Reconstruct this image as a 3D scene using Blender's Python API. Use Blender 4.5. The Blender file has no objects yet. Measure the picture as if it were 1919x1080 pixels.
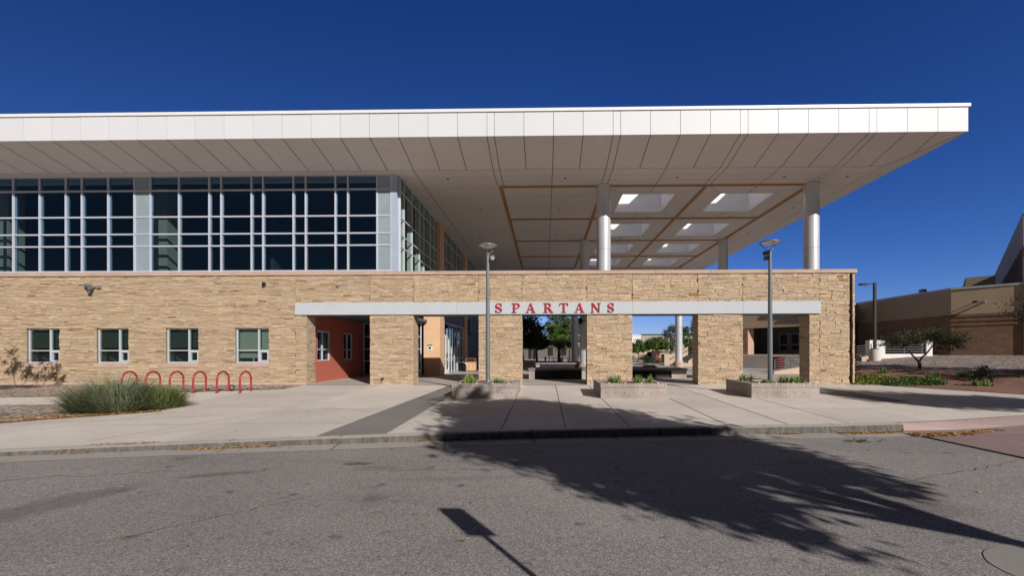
import bpy, bmesh, math, random
from mathutils import Vector, Matrix, noise
rnd = random.Random(11)
PI = math.pi
scene = bpy.context.scene
COL = scene.collection
S = bpy.data

# ------------------------------------------------------------------ helpers
class MB:
    """collects faces for ONE mesh object; optional colour per face"""
    def __init__(s): s.v = []; s.f = []; s.c = []
    def add(s, vs, fs, col=None):
        o = len(s.v); s.v.extend(vs)
        for f in fs:
            s.f.append(tuple(i + o for i in f)); s.c.append(col)
    def quad(s, a, b, c, d, col=None): s.add([a, b, c, d], [(0, 1, 2, 3)], col)
    def box(s, x0, y0, z0, x1, y1, z1, col=None):
        if x1 < x0: x0, x1 = x1, x0
        if y1 < y0: y0, y1 = y1, y0
        if z1 < z0: z0, z1 = z1, z0
        s.add([(x0,y0,z0),(x1,y0,z0),(x1,y1,z0),(x0,y1,z0),(x0,y0,z1),(x1,y0,z1),(x1,y1,z1),(x0,y1,z1)],
              [(0,3,2,1),(4,5,6,7),(0,1,5,4),(1,2,6,5),(2,3,7,6),(3,0,4,7)], col)
    def bevbox(s, x0, y0, z0, x1, y1, z1, b=.02, col=None):
        # box whose top edges are chamfered
        s.add([(x0,y0,z0),(x1,y0,z0),(x1,y1,z0),(x0,y1,z0),(x0,y0,z1-b),(x1,y0,z1-b),(x1,y1,z1-b),(x0,y1,z1-b),
               (x0+b,y0+b,z1),(x1-b,y0+b,z1),(x1-b,y1-b,z1),(x0+b,y1-b,z1)],
              [(0,3,2,1),(8,9,10,11),(0,1,5,4),(1,2,6,5),(2,3,7,6),(3,0,4,7),(4,5,9,8),(5,6,10,9),(6,7,11,10),(7,4,8,11)], col)
    def prism(s, poly, z0, z1, col=None):
        n = len(poly)
        vs = [(p[0],p[1],z0) for p in poly] + [(p[0],p[1],z1) for p in poly]
        fs = [tuple(range(n-1,-1,-1)), tuple(range(n, 2*n))]
        fs += [(i,(i+1)%n,n+(i+1)%n,n+i) for i in range(n)]
        s.add(vs, fs, col)
    def prism_xz(s, poly, y0, y1, col=None):
        n = len(poly)
        vs = [(p[0],y0,p[1]) for p in poly] + [(p[0],y1,p[1]) for p in poly]
        fs = [tuple(range(n)), tuple(range(2*n-1, n-1, -1))]
        fs += [((i+1)%n,i,n+i,n+(i+1)%n) for i in range(n)]
        s.add(vs, fs, col)
    def lathe(s, prof, cx, cy, n=24, cap=True, col=None):
        vs = []; fs = []
        for r, z in prof:
            for k in range(n):
                a = 2*PI*k/n; vs.append((cx+r*math.cos(a), cy+r*math.sin(a), z))
        for j in range(len(prof)-1):
            for k in range(n):
                fs.append((j*n+k, j*n+(k+1)%n, (j+1)*n+(k+1)%n, (j+1)*n+k))
        if cap:
            fs.append(tuple(range(n-1,-1,-1))); m = (len(prof)-1)*n
            fs.append(tuple(range(m, m+n)))
        s.add(vs, fs, col)
    def tube(s, pts, rad, n=8, cap=True, col=None):
        pts = [Vector(p) for p in pts]
        if not isinstance(rad, (list, tuple)): rad = [rad]*len(pts)
        vs = []; fs = []; up = None
        for i, p in enumerate(pts):
            d = (pts[min(i+1,len(pts)-1)] - pts[max(i-1,0)])
            if d.length < 1e-9: d = Vector((0,0,1))
            d.normalize()
            if up is None:
                up = Vector((0,0,1)) if abs(d.z) < .9 else Vector((1,0,0))
            a = d.cross(up)
            if a.length < 1e-6: a = d.cross(Vector((0,1,0)))
            a.normalize(); b = d.cross(a); b.normalize(); up = -b if False else up
            for k in range(n):
                t = 2*PI*k/n
                vs.append(tuple(p + (a*math.cos(t) + b*math.sin(t))*rad[i]))
        for j in range(len(pts)-1):
            for k in range(n):
                fs.append((j*n+k, j*n+(k+1)%n, (j+1)*n+(k+1)%n, (j+1)*n+k))
        if cap:
            fs.append(tuple(range(n))); m = (len(pts)-1)*n
            fs.append(tuple(range(m+n-1, m-1, -1)))
        s.add(vs, fs, col)
    def build(s, name, mat, parent=None, smooth=False):
        off = WL.get(parent.name, (0,0,0)) if parent else (0,0,0)
        me = S.meshes.new(name)
        if off != (0,0,0):
            vs = [(v[0]-off[0], v[1]-off[1], v[2]-off[2]) for v in s.v]
        else: vs = s.v
        me.from_pydata(vs, [], s.f)
        if any(c is not None for c in s.c):
            at = me.color_attributes.new('tint', 'FLOAT_COLOR', 'CORNER')
            buf = []
            for f, c in zip(s.f, s.c):
                c = c or (1,1,1)
                for _ in f: buf.extend((c[0],c[1],c[2],1.0))
            at.data.foreach_set('color', buf)
        me.update()
        if smooth:
            me.shade_smooth()
            try: me.set_sharp_from_angle(angle=math.radians(38))
            except Exception: pass
        o = S.objects.new(name, me); COL.objects.link(o)
        if mat: me.materials.append(mat)
        if parent: o.parent = parent; WL[o.name] = off
        else: WL[o.name] = (0,0,0)
        return o
WL = {}
def thing(name, label, cat, loc=(0,0,0), group=None):
    o = S.objects.new(name, None); COL.objects.link(o); o.location = loc
    o.empty_display_size = .2
    o['label'] = label; o['category'] = cat
    if group: o['group'] = group
    WL[o.name] = tuple(loc)
    return o
def tag(o, label, cat, group=None, kind=None):
    o['label'] = label; o['category'] = cat
    if group: o['group'] = group
    if kind: o['kind'] = kind
    return o
def setting(o, label=None, kind='structure'):
    o['kind'] = kind
    if label: o['label'] = label
    return o
def copy_tree(o, parent=None):
    kids = [c for c in S.objects if c.parent == o]
    c = o.copy(); COL.objects.link(c)
    if parent: c.parent = parent
    for k in kids: copy_tree(k, c)
    return c

# ------------------------------------------------------------------ materials
def newmat(name):
    m = S.materials.new(name); m.use_nodes = True
    nt = m.node_tree; nt.nodes.clear()
    out = nt.nodes.new('ShaderNodeOutputMaterial')
    return m, nt, out
def nd(nt, typ, **kw):
    n = nt.nodes.new(typ)
    for k, v in kw.items():
        if k.startswith('i_'):
            key = k[2:]
            n.inputs[int(key) if key.isdigit() else key.replace('_',' ')].default_value = v
        else: setattr(n, k, v)
    return n
def mixc(nt, fac, a, b, mode='MIX'):
    n = nt.nodes.new('ShaderNodeMix'); n.data_type = 'RGBA'; n.blend_type = mode
    for inp, v in ((0,fac),(6,a),(7,b)):
        if hasattr(v, 'is_output') : nt.links.new(v, n.inputs[inp])
        elif inp == 0: n.inputs[0].default_value = v
        else: n.inputs[inp].default_value = (*v[:3], 1)
    return n.outputs[2]
def ramp(nt, fac, stops):
    n = nt.nodes.new('ShaderNodeValToRGB')
    e = n.color_ramp.elements
    while len(e) < len(stops): e.new(.5)
    for k, (p, c) in enumerate(stops):
        e[k].position = p
        e[k].color = (c, c, c, 1) if isinstance(c, (int, float)) else (*c, 1)
    nt.links.new(fac, n.inputs[0]); return n.outputs[0]
def coord(nt, scale=(1,1,1)):
    t = nt.nodes.new('ShaderNodeTexCoord'); m = nt.nodes.new('ShaderNodeMapping')
    m.inputs['Scale'].default_value = scale
    nt.links.new(t.outputs['Object'], m.inputs[0]); return m.outputs[0]
def noi(nt, vec, scale, detail=3, rough=.55):
    n = nd(nt, 'ShaderNodeTexNoise', i_Scale=scale, i_Detail=detail, i_Roughness=rough)
    nt.links.new(vec, n.inputs['Vector']); return n.outputs['Fac']
def pbsdf(nt, out, rough=.8, metal=0, spec=.3):
    p = nd(nt, 'ShaderNodeBsdfPrincipled', i_Roughness=rough, i_Metallic=metal)
    p.inputs['Specular IOR Level'].default_value = spec
    nt.links.new(p.outputs[0], out.inputs[0]); return p
def bump(nt, p, h, strength=.3, dist=.02):
    b = nd(nt, 'ShaderNodeBump', i_Strength=strength, i_Distance=dist)
    nt.links.new(h, b.inputs['Height']); nt.links.new(b.outputs[0], p.inputs['Normal'])
def M(name, c, rough=.75, metal=0, var=.12, vs=2.0, fine=.08, fs=40, bmp=0, spec=.3, stretch=(1,1,1)):
    """base colour with broad and fine wear"""
    m, nt, out = newmat(name); p = pbsdf(nt, out, rough, metal, spec)
    v = coord(nt, stretch)
    a = noi(nt, v, vs, 4); b = noi(nt, v, fs, 2)
    c1 = tuple(x*(1-var) for x in c); c2 = tuple(min(1, x*(1+var)) for x in c)
    base = mixc(nt, ramp(nt, a, [(.3,0),(.7,1)]), c1, c2)
    base = mixc(nt, ramp(nt, b, [(.3,0),(.7,1)]), base, tuple(x*(1-2*fine) for x in c)) if False else \
        mixc(nt, 1.0, base, ramp(nt, b, [(.25,1-fine),(.75,1+fine)]), 'MULTIPLY')
    nt.links.new(base, p.inputs['Base Color'])
    rr = ramp(nt, a, [(.2,max(0,rough-.08)),(.8,min(1,rough+.08))]); nt.links.new(rr, p.inputs['Roughness'])
    if bmp: bump(nt, p, b, bmp, .01)
    return m
def tinted(name, rough=.85, fine=.15, fs=30, bmp=.3, spec=.2, transl=0, gain=1.0, stretch=(1,1,1)):
    """colour of every stone / leaf comes from the mesh, with grain on top"""
    m, nt, out = newmat(name); p = pbsdf(nt, out, rough, 0, spec)
    at = nd(nt, 'ShaderNodeAttribute', attribute_name='tint')
    v = coord(nt, stretch); b = noi(nt, v, fs, 3)
    base = mixc(nt, 1.0, at.outputs['Color'], ramp(nt, b, [(.25,(1-fine)*gain),(.75,(1+fine)*gain)]), 'MULTIPLY')
    nt.links.new(base, p.inputs['Base Color'])
    if bmp: bump(nt, p, b, bmp, .012)
    if transl:
        t = nd(nt, 'ShaderNodeBsdfTranslucent'); nt.links.new(base, t.inputs[0])
        mx = nd(nt, 'ShaderNodeMixShader', i_0=transl)
        nt.links.new(p.outputs[0], mx.inputs[1]); nt.links.new(t.outputs[0], mx.inputs[2])
        nt.links.new(mx.outputs[0], out.inputs[0])
    return m
def glassmat(name, tint, refl=1.0, coat=(1,1,1)):
    m, nt, out = newmat(name)
    t = nd(nt, 'ShaderNodeBsdfTransparent'); t.inputs[0].default_value = (*tint, 1)
    g = nd(nt, 'ShaderNodeBsdfGlossy', i_Roughness=.0); g.inputs[0].default_value = (*coat,1)
    # Schlick reflectance, the same from either side of the thin pane
    fr = nd(nt, 'ShaderNodeLayerWeight', i_Blend=.5)
    pw = nd(nt, 'ShaderNodeMath', operation='POWER'); pw.inputs[1].default_value = 5.0; nt.links.new(fr.outputs['Facing'], pw.inputs[0])
    mu = nd(nt, 'ShaderNodeMath', operation='MULTIPLY_ADD', use_clamp=True); mu.inputs[1].default_value = .9; mu.inputs[2].default_value = .042*refl
    nt.links.new(pw.outputs[0], mu.inputs[0])
    # very slight waviness of real panes
    b = nd(nt, 'ShaderNodeBump', i_Strength=.02, i_Distance=.02)
    nt.links.new(noi(nt, coord(nt), .8, 1), b.inputs['Height']); nt.links.new(b.outputs[0], g.inputs['Normal'])
    mx = nd(nt, 'ShaderNodeMixShader')
    nt.links.new(mu.outputs[0], mx.inputs[0]); nt.links.new(t.outputs[0], mx.inputs[1]); nt.links.new(g.outputs[0], mx.inputs[2])
    nt.links.new(mx.outputs[0], out.inputs[0]); return m
def concrete(name, c, spots=.35, warm=(1.0,.93,.86), crackscale=.35, blot=1.0, slabs=False):
    m, nt, out = newmat(name); p = pbsdf(nt, out, .85, 0, .25); v = coord(nt)
    big = noi(nt, v, .35, 5, .6); mid = noi(nt, v, 2.2, 5, .65); fine = noi(nt, v, 90, 2)
    vs = coord(nt, (.5,2.4,1)); strk = noi(nt, vs, 1.3, 4, .6)
    base = mixc(nt, ramp(nt, big, [(.35,0),(.65,1)]), tuple(x*.9 for x in c), tuple(x*1.06 for x in c))
    base = mixc(nt, ramp(nt, mid, [(.5,0),(.75,spots*blot)]), base, tuple(x*y*.82 for x, y in zip(c, warm)))
    base = mixc(nt, ramp(nt, strk, [(.55,0),(.8,.3*blot)]), base, tuple(x*.8 for x in c))
    base = mixc(nt, 1.0, base, ramp(nt, fine, [(.25,.9),(.75,1.1)]), 'MULTIPLY')
    if slabs:
        sx = nd(nt, 'ShaderNodeSeparateXYZ'); nt.links.new(v, sx.inputs[0])
        mr = nd(nt, 'ShaderNodeMapRange'); mr.inputs[1].default_value = -20; mr.inputs[2].default_value = 20; nt.links.new(sx.outputs[0], mr.inputs[0])
        r_ = nt.nodes.new('ShaderNodeValToRGB'); r_.color_ramp.interpolation = 'CONSTANT'; e = r_.color_ramp.elements
        J = [-20,-12.4,-8.0,-3.55,-1.05,.48,2.05,4.5,6.05,7.68,9.98,12.42,13.9]
        while len(e) < len(J): e.new(.5)
        for k, x in enumerate(J): e[k].position = (x+20)/40; q_ = (k*.37+.11) % 1; e[k].color = (q_,q_,q_,1)
        nt.links.new(mr.outputs[0], r_.inputs[0])
        fy = nd(nt, 'ShaderNodeMath', operation='GREATER_THAN'); fy.inputs[1].default_value = 13.0; nt.links.new(sx.outputs[1], fy.inputs[0])
        cx_ = nd(nt, 'ShaderNodeCombineXYZ'); nt.links.new(r_.outputs[0], cx_.inputs[0]); nt.links.new(fy.outputs[0], cx_.inputs[1])
        wn = nd(nt, 'ShaderNodeTexWhiteNoise', noise_dimensions='3D'); nt.links.new(cx_.outputs[0], wn.inputs['Vector'])
        base = mixc(nt, 1.0, base, ramp(nt, wn.outputs['Value'], [(0,(.9,.9,.91)),(1,(1.07,1.06,1.04))]), 'MULTIPLY')
    # small dark gum spots
    vo = nd(nt, 'ShaderNodeTexVoronoi', i_Scale=.9, voronoi_dimensions='2D'); nt.links.new(v, vo.inputs['Vector'])
    base = mixc(nt, ramp(nt, vo.outputs['Distance'], [(.028,.55),(.045,0)]), base, tuple(x*.35 for x in c))
    nt.links.new(base, p.inputs['Base Color']); bump(nt, p, fine, .12, .006)
    return m

m_stone = tinted('ledge_stone', .9, .19, 9, .5, gain=.97, stretch=(1,1,9))
m_mortar = M('stone_backing', (.16,.115,.07), .95, fs=60, fine=.2)
m_coping = M('pink_sandstone', (.48,.345,.28), .8, var=.1, vs=1.2, fine=.07, fs=60)
m_lintel = M('pale_stucco', (.485,.505,.545), .7, var=.035, vs=1.0, fine=.03, fs=140, bmp=.1)
m_fascia = M('white_panel', (.69,.69,.725), .5, var=.02, vs=.6, fine=.015, fs=8, spec=.4)
m_well = M('skylight_white', (.90,.90,.92), .6, var=.02)
m_sheet = tinted('white_panel_sheet', .5, .015, 3, 0, .4)
m_cap = M('white_metal_cap', (.80,.80,.80), .4, var=.02, vs=.8, fine=.01, fs=10, spec=.5)
m_soffit = M('soffit_panel', (.68,.64,.605), .7, var=.04, vs=.25, fine=.03, fs=3)
m_joint = M('dark_joint', (.03,.028,.026), .9)
m_jointsoft = M('soft_joint', (.30,.28,.265), .9)
m_tanbeam = M('ochre_steel', (.42,.20,.05), .6, var=.08)
m_flood = M('flood_housing', (.16,.16,.16), .5, metal=.3)
m_column = M('column_enamel', (.66,.67,.69), .34, metal=.35, var=.03, vs=.5, fine=.01, fs=8, spec=.5)
m_alum = M('aluminium_frame', (.62,.63,.70), .42, metal=.25, var=.03, vs=1, fine=.02, fs=20, spec=.5)
m_panelblue = M('blue_grey_panel', (.33,.40,.46), .42, metal=.25, var=.05, vs=1.2, fine=.02, fs=20, spec=.5)
m_post = M('corner_post_metal', (.50,.56,.72), .38, metal=.3, var=.03, spec=.5)
m_glass = glassmat('tinted_glass', (.44,.52,.53), 6.5, (.34,.62,1.0))
m_glass3 = glassmat('side_glass', (.60,.72,.68), .8, (.75,.85,.85))
m_glass2 = glassmat('green_glass', (.52,.595,.565), 3.4, (.7,.92,1.0))
m_redwall = M('red_stucco', (.46,.125,.085), .85, var=.05, vs=1.4, fine=.06, fs=90, bmp=.2)
m_orange = M('ochre_cladding', (.72,.46,.28), .6, var=.05, vs=.9, fine=.03, fs=30)
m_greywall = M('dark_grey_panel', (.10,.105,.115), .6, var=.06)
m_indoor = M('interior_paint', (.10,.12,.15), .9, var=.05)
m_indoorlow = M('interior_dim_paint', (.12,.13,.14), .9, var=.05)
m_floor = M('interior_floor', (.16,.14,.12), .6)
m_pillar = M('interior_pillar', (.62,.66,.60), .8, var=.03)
m_blind = M('green_roller_blind', (.46,.50,.46), .9, var=.04, stretch=(1,1,20))
m_blind_dark = M('dark_roller_blind', (.055,.075,.075), .9, var=.06, stretch=(1,1,20))
m_conc = concrete('plaza_concrete', (.625,.565,.515), slabs=True)
m_concdark = concrete('dark_band_concrete', (.23,.21,.2), .25)
m_kerb = None
m_planter = None
m_red = concrete('red_concrete', (.265,.185,.178), .3, (1,.85,.8))
m_pinkkerb = concrete('pink_kerb', (.42,.31,.285), .3, (1,.85,.8))
m_redpaint = M('red_powder_coat', (.33,.022,.05), .38, var=.05, spec=.5)
m_letter = M('red_letter_paint', (.44,.025,.03), .45, var=.05, spec=.4)
m_pole = M('grey_pole_paint', (.17,.19,.20), .42, metal=.2, var=.06, spec=.5)
m_dark = M('dark_bronze', (.025,.025,.027), .5, var=.1)
m_black = M('black_plastic', (.012,.012,.012), .5)
m_lens = M('frosted_lens', (.70,.66,.58), .5, var=.03)
m_silver = M('silver_metal', (.34,.34,.34), .4, metal=.5)
m_bark = M('bark', (.11,.085,.06), .95, var=.3, vs=8, fine=.25, fs=40, bmp=.5)
m_bark_pale = M('pale_bark', (.34,.30,.25), .9, var=.2, vs=8)
m_leaf = tinted('leaf', .55, .12, 9, 0, .35, .22)
m_blade = tinted('grass_blade', .6, .1, 9, 0, .3, .15)
m_brick = None
m_stucco = M('tan_stucco', (.40,.30,.205), .9, var=.05, vs=.7, fine=.08, fs=60, bmp=.2)
m_trim = M('light_metal_trim', (.42,.43,.42), .5, metal=.2)
m_white = M('white_paint', (.72,.71,.69), .6, var=.04)
m_rail = M('grey_rail_paint', (.11,.115,.12), .5, metal=.2)
m_soil = M('red_soil', (.225,.115,.085), .95, var=.25, vs=1.5, fine=.3, fs=35, bmp=.6)
m_mulch = M('red_mulch', (.30,.135,.09), .95, var=.3, vs=6, fine=.35, fs=60, bmp=.8)
m_wood = M('slat_wood', (.60,.40,.22), .7, var=.15, stretch=(1,1,.2), vs=9)
m_darkwood = M('dark_wood', (.22,.10,.06), .6, var=.15)
m_benchdark = M('dark_block', (.035,.034,.035), .8, var=.2, vs=4)
m_tanbld = M('far_tan_stucco', (.52,.40,.30), .9, var=.04)
m_greybld = M('far_grey_stucco', (.36,.33,.30), .9, var=.04)
m_leaflitter = tinted('dry_leaf', .8, .15, 20, 0, .15)
m_iron = M('cast_iron', (.06,.055,.05), .6, metal=.3, var=.2, vs=10)

def mk_kerb():
    m, nt, out = newmat('kerb_concrete'); p = pbsdf(nt, out, .9, 0, .2); v = coord(nt)
    g = nd(nt, 'ShaderNodeNewGeometry')
    sp = nd(nt, 'ShaderNodeSeparateXYZ'); nt.links.new(g.outputs['Normal'], sp.inputs[0])
    vz = coord(nt, (5,5,.8)); dirt = noi(nt, vz, 2.5, 5, .65); f = noi(nt, v, 80, 2); big = noi(nt, v, .5, 3)
    base = mixc(nt, big, (.42,.375,.335), (.54,.475,.43))
    # tyre dirt stays on the upright face
    ma = nd(nt, 'ShaderNodeMath', operation='ABSOLUTE'); nt.links.new(sp.outputs[1], ma.inputs[0])
    face = ramp(nt, ma.outputs[0], [(.45,0),(.8,.92)])
    d2 = mixc(nt, ramp(nt, dirt, [(.35,0),(.75,1)]), (.045,.045,.043), (.17,.155,.14))
    base = mixc(nt, face, base, d2)
    base = mixc(nt, 1.0, base, ramp(nt, f, [(.25,.9),(.75,1.1)]), 'MULTIPLY')
    nt.links.new(base, p.inputs['Base Color']); bump(nt, p, f, .2, .006); return m
m_kerb = mk_kerb()
def mk_planter():
    m, nt, out = newmat('split_face_block'); p = pbsdf(nt, out, .9, 0, .2); v = coord(nt)
    big = noi(nt, v, 1.1, 4, .6); f = noi(nt, v, 45, 3); vz = coord(nt, (9,9,.8)); st = noi(nt, vz, 2, 3)
    base = mixc(nt, ramp(nt, big, [(.35,0),(.65,1)]), (.30,.245,.225), (.44,.375,.345))
    base = mixc(nt, ramp(nt, st, [(.5,0),(.75,.4)]), base, (.24,.17,.15))
    base = mixc(nt, 1.0, base, ramp(nt, f, [(.25,.82),(.75,1.18)]), 'MULTIPLY')
    nt.links.new(base, p.inputs['Base Color']); bump(nt, p, f, .6, .015); return m
m_planter = mk_planter()
def mk_brick():
    m, nt, out = newmat('brown_brick'); p = pbsdf(nt, out, .9, 0, .2)
    v = coord(nt)
    # run the courses along the wall whatever its heading: u = x - y
    sp = nd(nt, 'ShaderNodeSeparateXYZ'); nt.links.new(v, sp.inputs[0])
    su = nd(nt, 'ShaderNodeMath', operation='SUBTRACT'); nt.links.new(sp.outputs[0], su.inputs[0]); nt.links.new(sp.outputs[1], su.inputs[1])
    cb = nd(nt, 'ShaderNodeCombineXYZ'); nt.links.new(su.outputs[0], cb.inputs[0]); nt.links.new(sp.outputs[2], cb.inputs[1])
    b = nd(nt, 'ShaderNodeTexBrick', i_Scale=1.0)
    b.inputs['Color1'].default_value = (.215,.125,.085,1); b.inputs['Color2'].default_value = (.28,.17,.115,1)
    b.inputs['Mortar'].default_value = (.13,.085,.06,1); b.inputs['Mortar Size'].default_value = .014
    b.inputs['Brick Width'].default_value = .4; b.inputs['Row Height'].default_value = .135
    nt.links.new(cb.outputs[0], b.inputs['Vector'])
    n = noi(nt, v, .5, 4)
    base = mixc(nt, 1.0, b.outputs['Color'], ramp(nt, n, [(.3,.85),(.7,1.15)]), 'MULTIPLY')
    nt.links.new(base, p.inputs['Base Color']); bump(nt, p, b.outputs['Fac'], -.4, .02); return m
m_brick = mk_brick()
def mk_asphalt():
    m, nt, out = newmat('asphalt'); p = pbsdf(nt, out, .9, 0, .25); v = coord(nt)
    agg = nd(nt, 'ShaderNodeTexVoronoi', i_Scale=95); nt.links.new(v, agg.inputs['Vector'])
    f = noi(nt, v, 45, 4, .7); big = noi(nt, v, .28, 5, .6); mid = noi(nt, v, 1.6, 5, .6)
    lane = noi(nt, coord(nt, (.12,1.0,1)), .9, 4, .6)
    base = mixc(nt, ramp(nt, big, [(.35,0),(.65,1)]), (.26,.236,.225), (.325,.296,.282))
    base = mixc(nt, ramp(nt, lane, [(.45,0),(.7,.45)]), base, (.24,.218,.207))
    base = mixc(nt, ramp(nt, mid, [(.55,0),(.8,.35)]), base, (.19,.17,.158))
    base = mixc(nt, 1.0, base, ramp(nt, agg.outputs['Color'], [(.1,.55),(.55,1.0),(.95,1.6)]), 'MULTIPLY')
    base = mixc(nt, 1.0, base, ramp(nt, f, [(.3,.68),(.7,1.28)]), 'MULTIPLY')
    g2 = noi(nt, v, 17, 3, .6); base = mixc(nt, 1.0, base, ramp(nt, g2, [(.3,.93),(.7,1.06)]), 'MULTIPLY')
    # oil drips
    wob = nd(nt, 'ShaderNodeTexNoise', i_Scale=6.0, i_Detail=2); nt.links.new(v, wob.inputs['Vector'])
    ad = nd(nt, 'ShaderNodeVectorMath', operation='MULTIPLY_ADD'); nt.links.new(wob.outputs['Color'], ad.inputs[0])
    ad.inputs[1].default_value = (.34,.2,0); nt.links.new(v, ad.inputs[2])
    for sc, th, amt in ((.8,.05,.6),(1.7,.055,.45),(.33,.045,.4),(2.9,.055,.4)):
        vo = nd(nt, 'ShaderNodeTexVoronoi', i_Scale=sc, voronoi_dimensions='2D'); nt.links.new(ad.outputs[0], vo.inputs['Vector'])
        sel = ramp(nt, vo.outputs['Color'], [(.45,0),(.55,1)])
        mk = mixc(nt, 1.0, ramp(nt, vo.outputs['Distance'], [(th*.5,amt),(th*1.5,0)]), sel, 'MULTIPLY')
        base = mixc(nt, mk, base, (.055,.048,.046))
    # the two long damp patches and a splash by the gutter
    for (cx, cy, rx, ry, rot, amt) in ((-6.25,5.25,1.3,.42,1.2,.42),(-3.15,7.45,.34,.13,.2,.75),(-2.7,7.15,.5,.2,.1,.3),(-5.1,6.75,.7,.13,.35,.5),(4.6,5.6,1.2,.5,-.3,.35),(-1.0,6.6,1.6,.15,.1,.2)):
        mp = nd(nt, 'ShaderNodeMapping', vector_type='TEXTURE')
        mp.inputs['Location'].default_value = (cx,cy,0); mp.inputs['Rotation'].default_value = (0,0,rot); mp.inputs['Scale'].default_value = (rx,ry,30)
        nt.links.new(ad.outputs[0], mp.inputs[0])
        ln = nd(nt, 'ShaderNodeVectorMath', operation='LENGTH'); nt.links.new(mp.outputs[0], ln.inputs[0])
        base = mixc(nt, ramp(nt, ln.outputs['Value'], [(.55,amt),(1.0,0)]), base, (.085,.072,.066))
    nt.links.new(base, p.inputs['Base Color'])
    bump(nt, p, f, .35, .012); return m
m_asphalt = mk_asphalt()
def mk_gravel(name, cols, sc):
    m, nt, out = newmat(name); p = pbsdf(nt, out, .9, 0, .2); v = coord(nt)
    a = nd(nt, 'ShaderNodeTexVoronoi', i_Scale=sc); nt.links.new(v, a.inputs['Vector'])
    base = ramp(nt, a.outputs['Color'], [(.15,cols[0]),(.5,cols[1]),(.85,cols[2])])
    base = mixc(nt, ramp(nt, a.outputs['Distance'], [(.45,0),(.85,.6)]), base, tuple(x*.35 for x in cols[0]))
    n = noi(nt, v, .8, 4)
    base = mixc(nt, 1.0, base, ramp(nt, n, [(.3,.8),(.7,1.15)]), 'MULTIPLY')
    nt.links.new(base, p.inputs['Base Color']); bump(nt, p, a.outputs['Distance'], -.9, .03); return m
m_gravel = mk_gravel('grey_gravel', ((.13,.10,.09),(.30,.24,.21),(.52,.44,.39)), 11)
m_gravel2 = mk_gravel('brown_gravel', ((.15,.11,.09),(.38,.29,.23),(.70,.60,.52)), 12)

# ------------------------------------------------------------------ ground
def gz(y): return .02 if y >= 20.15 else .02 - .0248*(20.15 - y)
def rz(y): return -.41 + .011*max(0, 9.6 - y)
def sheet(name, poly, zf, mat, parent=None, dz=0, label=None, kind='structure'):
    me = S.meshes.new(name); bm = bmesh.new()
    bm.faces.new([bm.verts.new((x, y, zf(y) + dz)) for x, y in poly])
    bmesh.ops.triangulate(bm, faces=bm.faces[:])
    bmesh.ops.recalc_face_normals(bm, faces=bm.faces[:])
    for f in bm.faces:
        if f.normal.z < 0: f.normal_flip()
    bm.to_mesh(me); bm.free()
    o = S.objects.new(name, me); COL.objects.link(o); me.materials.append(mat)
    if parent: o.parent = parent; WL[o.name] = (0,0,0)
    elif kind: o['kind'] = kind
    if label: o['label'] = label
    return o
big = MB(); big.quad((-900,-900,-.9),(900,-900,-.9),(900,900,-.9),(-900,900,-.9))
setting(big.build('ground', M('dry_ground', (.20,.18,.155), .95, var=.2)))
m_far = MB()
stm = MB()
for y0, y1 in ((-40,0),(0,5),(5,9.6),(9.6,11.3)):
    stm.quad((-70,y0,rz(y0)),(70,y0,rz(y0)),(70,y1,rz(y1)),(-70,y1,rz(y1)))
street = setting(stm.build('street', m_asphalt))
ck = MB()
def crack(m, p, q, w, n=14, wob=.025):
    pts = []
    for k in range(n+1):
        a = Vector(p).lerp(Vector(q), k/n); pts.append((a.x+rnd.gauss(0,wob), a.y+rnd.gauss(0,wob)))
    for a, b in zip(pts, pts[1:]):
        d = (Vector(b)-Vector(a)).normalized(); nn = Vector((-d.y,d.x))*w*rnd.uniform(.3,1)/2
        m.add([(v.x,v.y,rz(v.y)+.0035) for v in (Vector(a)-nn,Vector(b)-nn,Vector(b)+nn,Vector(a)+nn)], [(0,1,2,3)])
crack(ck, (-2.6,6.9), (.1,7.1), .018); crack(ck, (-4.6,4.2), (-3.2,5.6), .014); crack(ck, (5.2,6.3), (8.6,7.7), .018, 18); crack(ck, (-9.5,6.0), (-6.0,6.9), .016, 18)
ck.build('crack', m_joint, street)
ck = MB(); crack(ck, (-7.7,5.3), (-6.2,6.0), .03, 20, .02); crack(ck, (5.6,9.0), (6.4,8.5), .03, 10, .012); crack(ck, (8.0,7.9), (8.3,8.0), .03, 5, .01)
ck.build('worn_paint_line', M('worn_paint', (.42,.39,.37), .9, var=.3, vs=15), street)
# kerb line (outer top edge), gutter edge
KL = [(-45,1.5),(-22,5.3),(-14,7.05),(-10.42,7.80),(-8.5,8.23),(-6.5,8.63),(-4.44,9.0),(-2.4,9.38),(-.28,9.69),(1.4,9.87),(3.04,10.04),(5.0,10.21),(7.07,10.39),(8.0,10.50),(8.96,10.64)]
KR = [(10.2,10.86),(11.6,11.22),(13.1,11.63),(18,13.2),(30,17.5)]
def offs(line, d):
    out = []
    for i, p in enumerate(line):
        a = Vector(line[max(i-1,0)]); b = Vector(line[min(i+1,len(line)-1)])
        t = (b-a).normalized(); n = Vector((t.y,-t.x))
        out.append((p[0]+n.x*d, p[1]+n.y*d))
    return out
foot = offs(KL, .06); gut = offs(KL, .60)
me = MB()
for i in range(len(KL)-1):
    prof = []
    for j in (i, i+1):
        bk = offs(KL, -.16)[j]; tp = KL[j]; mid = offs(KL, .035)[j]; ft = foot[j]
        g = gz(tp[1]) + .012
        prof.append([(bk[0],bk[1],g), (tp[0],tp[1],g), (mid[0],mid[1],g-.03), (ft[0],ft[1],rz(ft[1])+.022), (ft[0],ft[1],rz(ft[1])-.2)])
    for k in range(4):
        me.quad(prof[0][k], prof[0][k+1], prof[1][k+1], prof[1][k])
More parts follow.
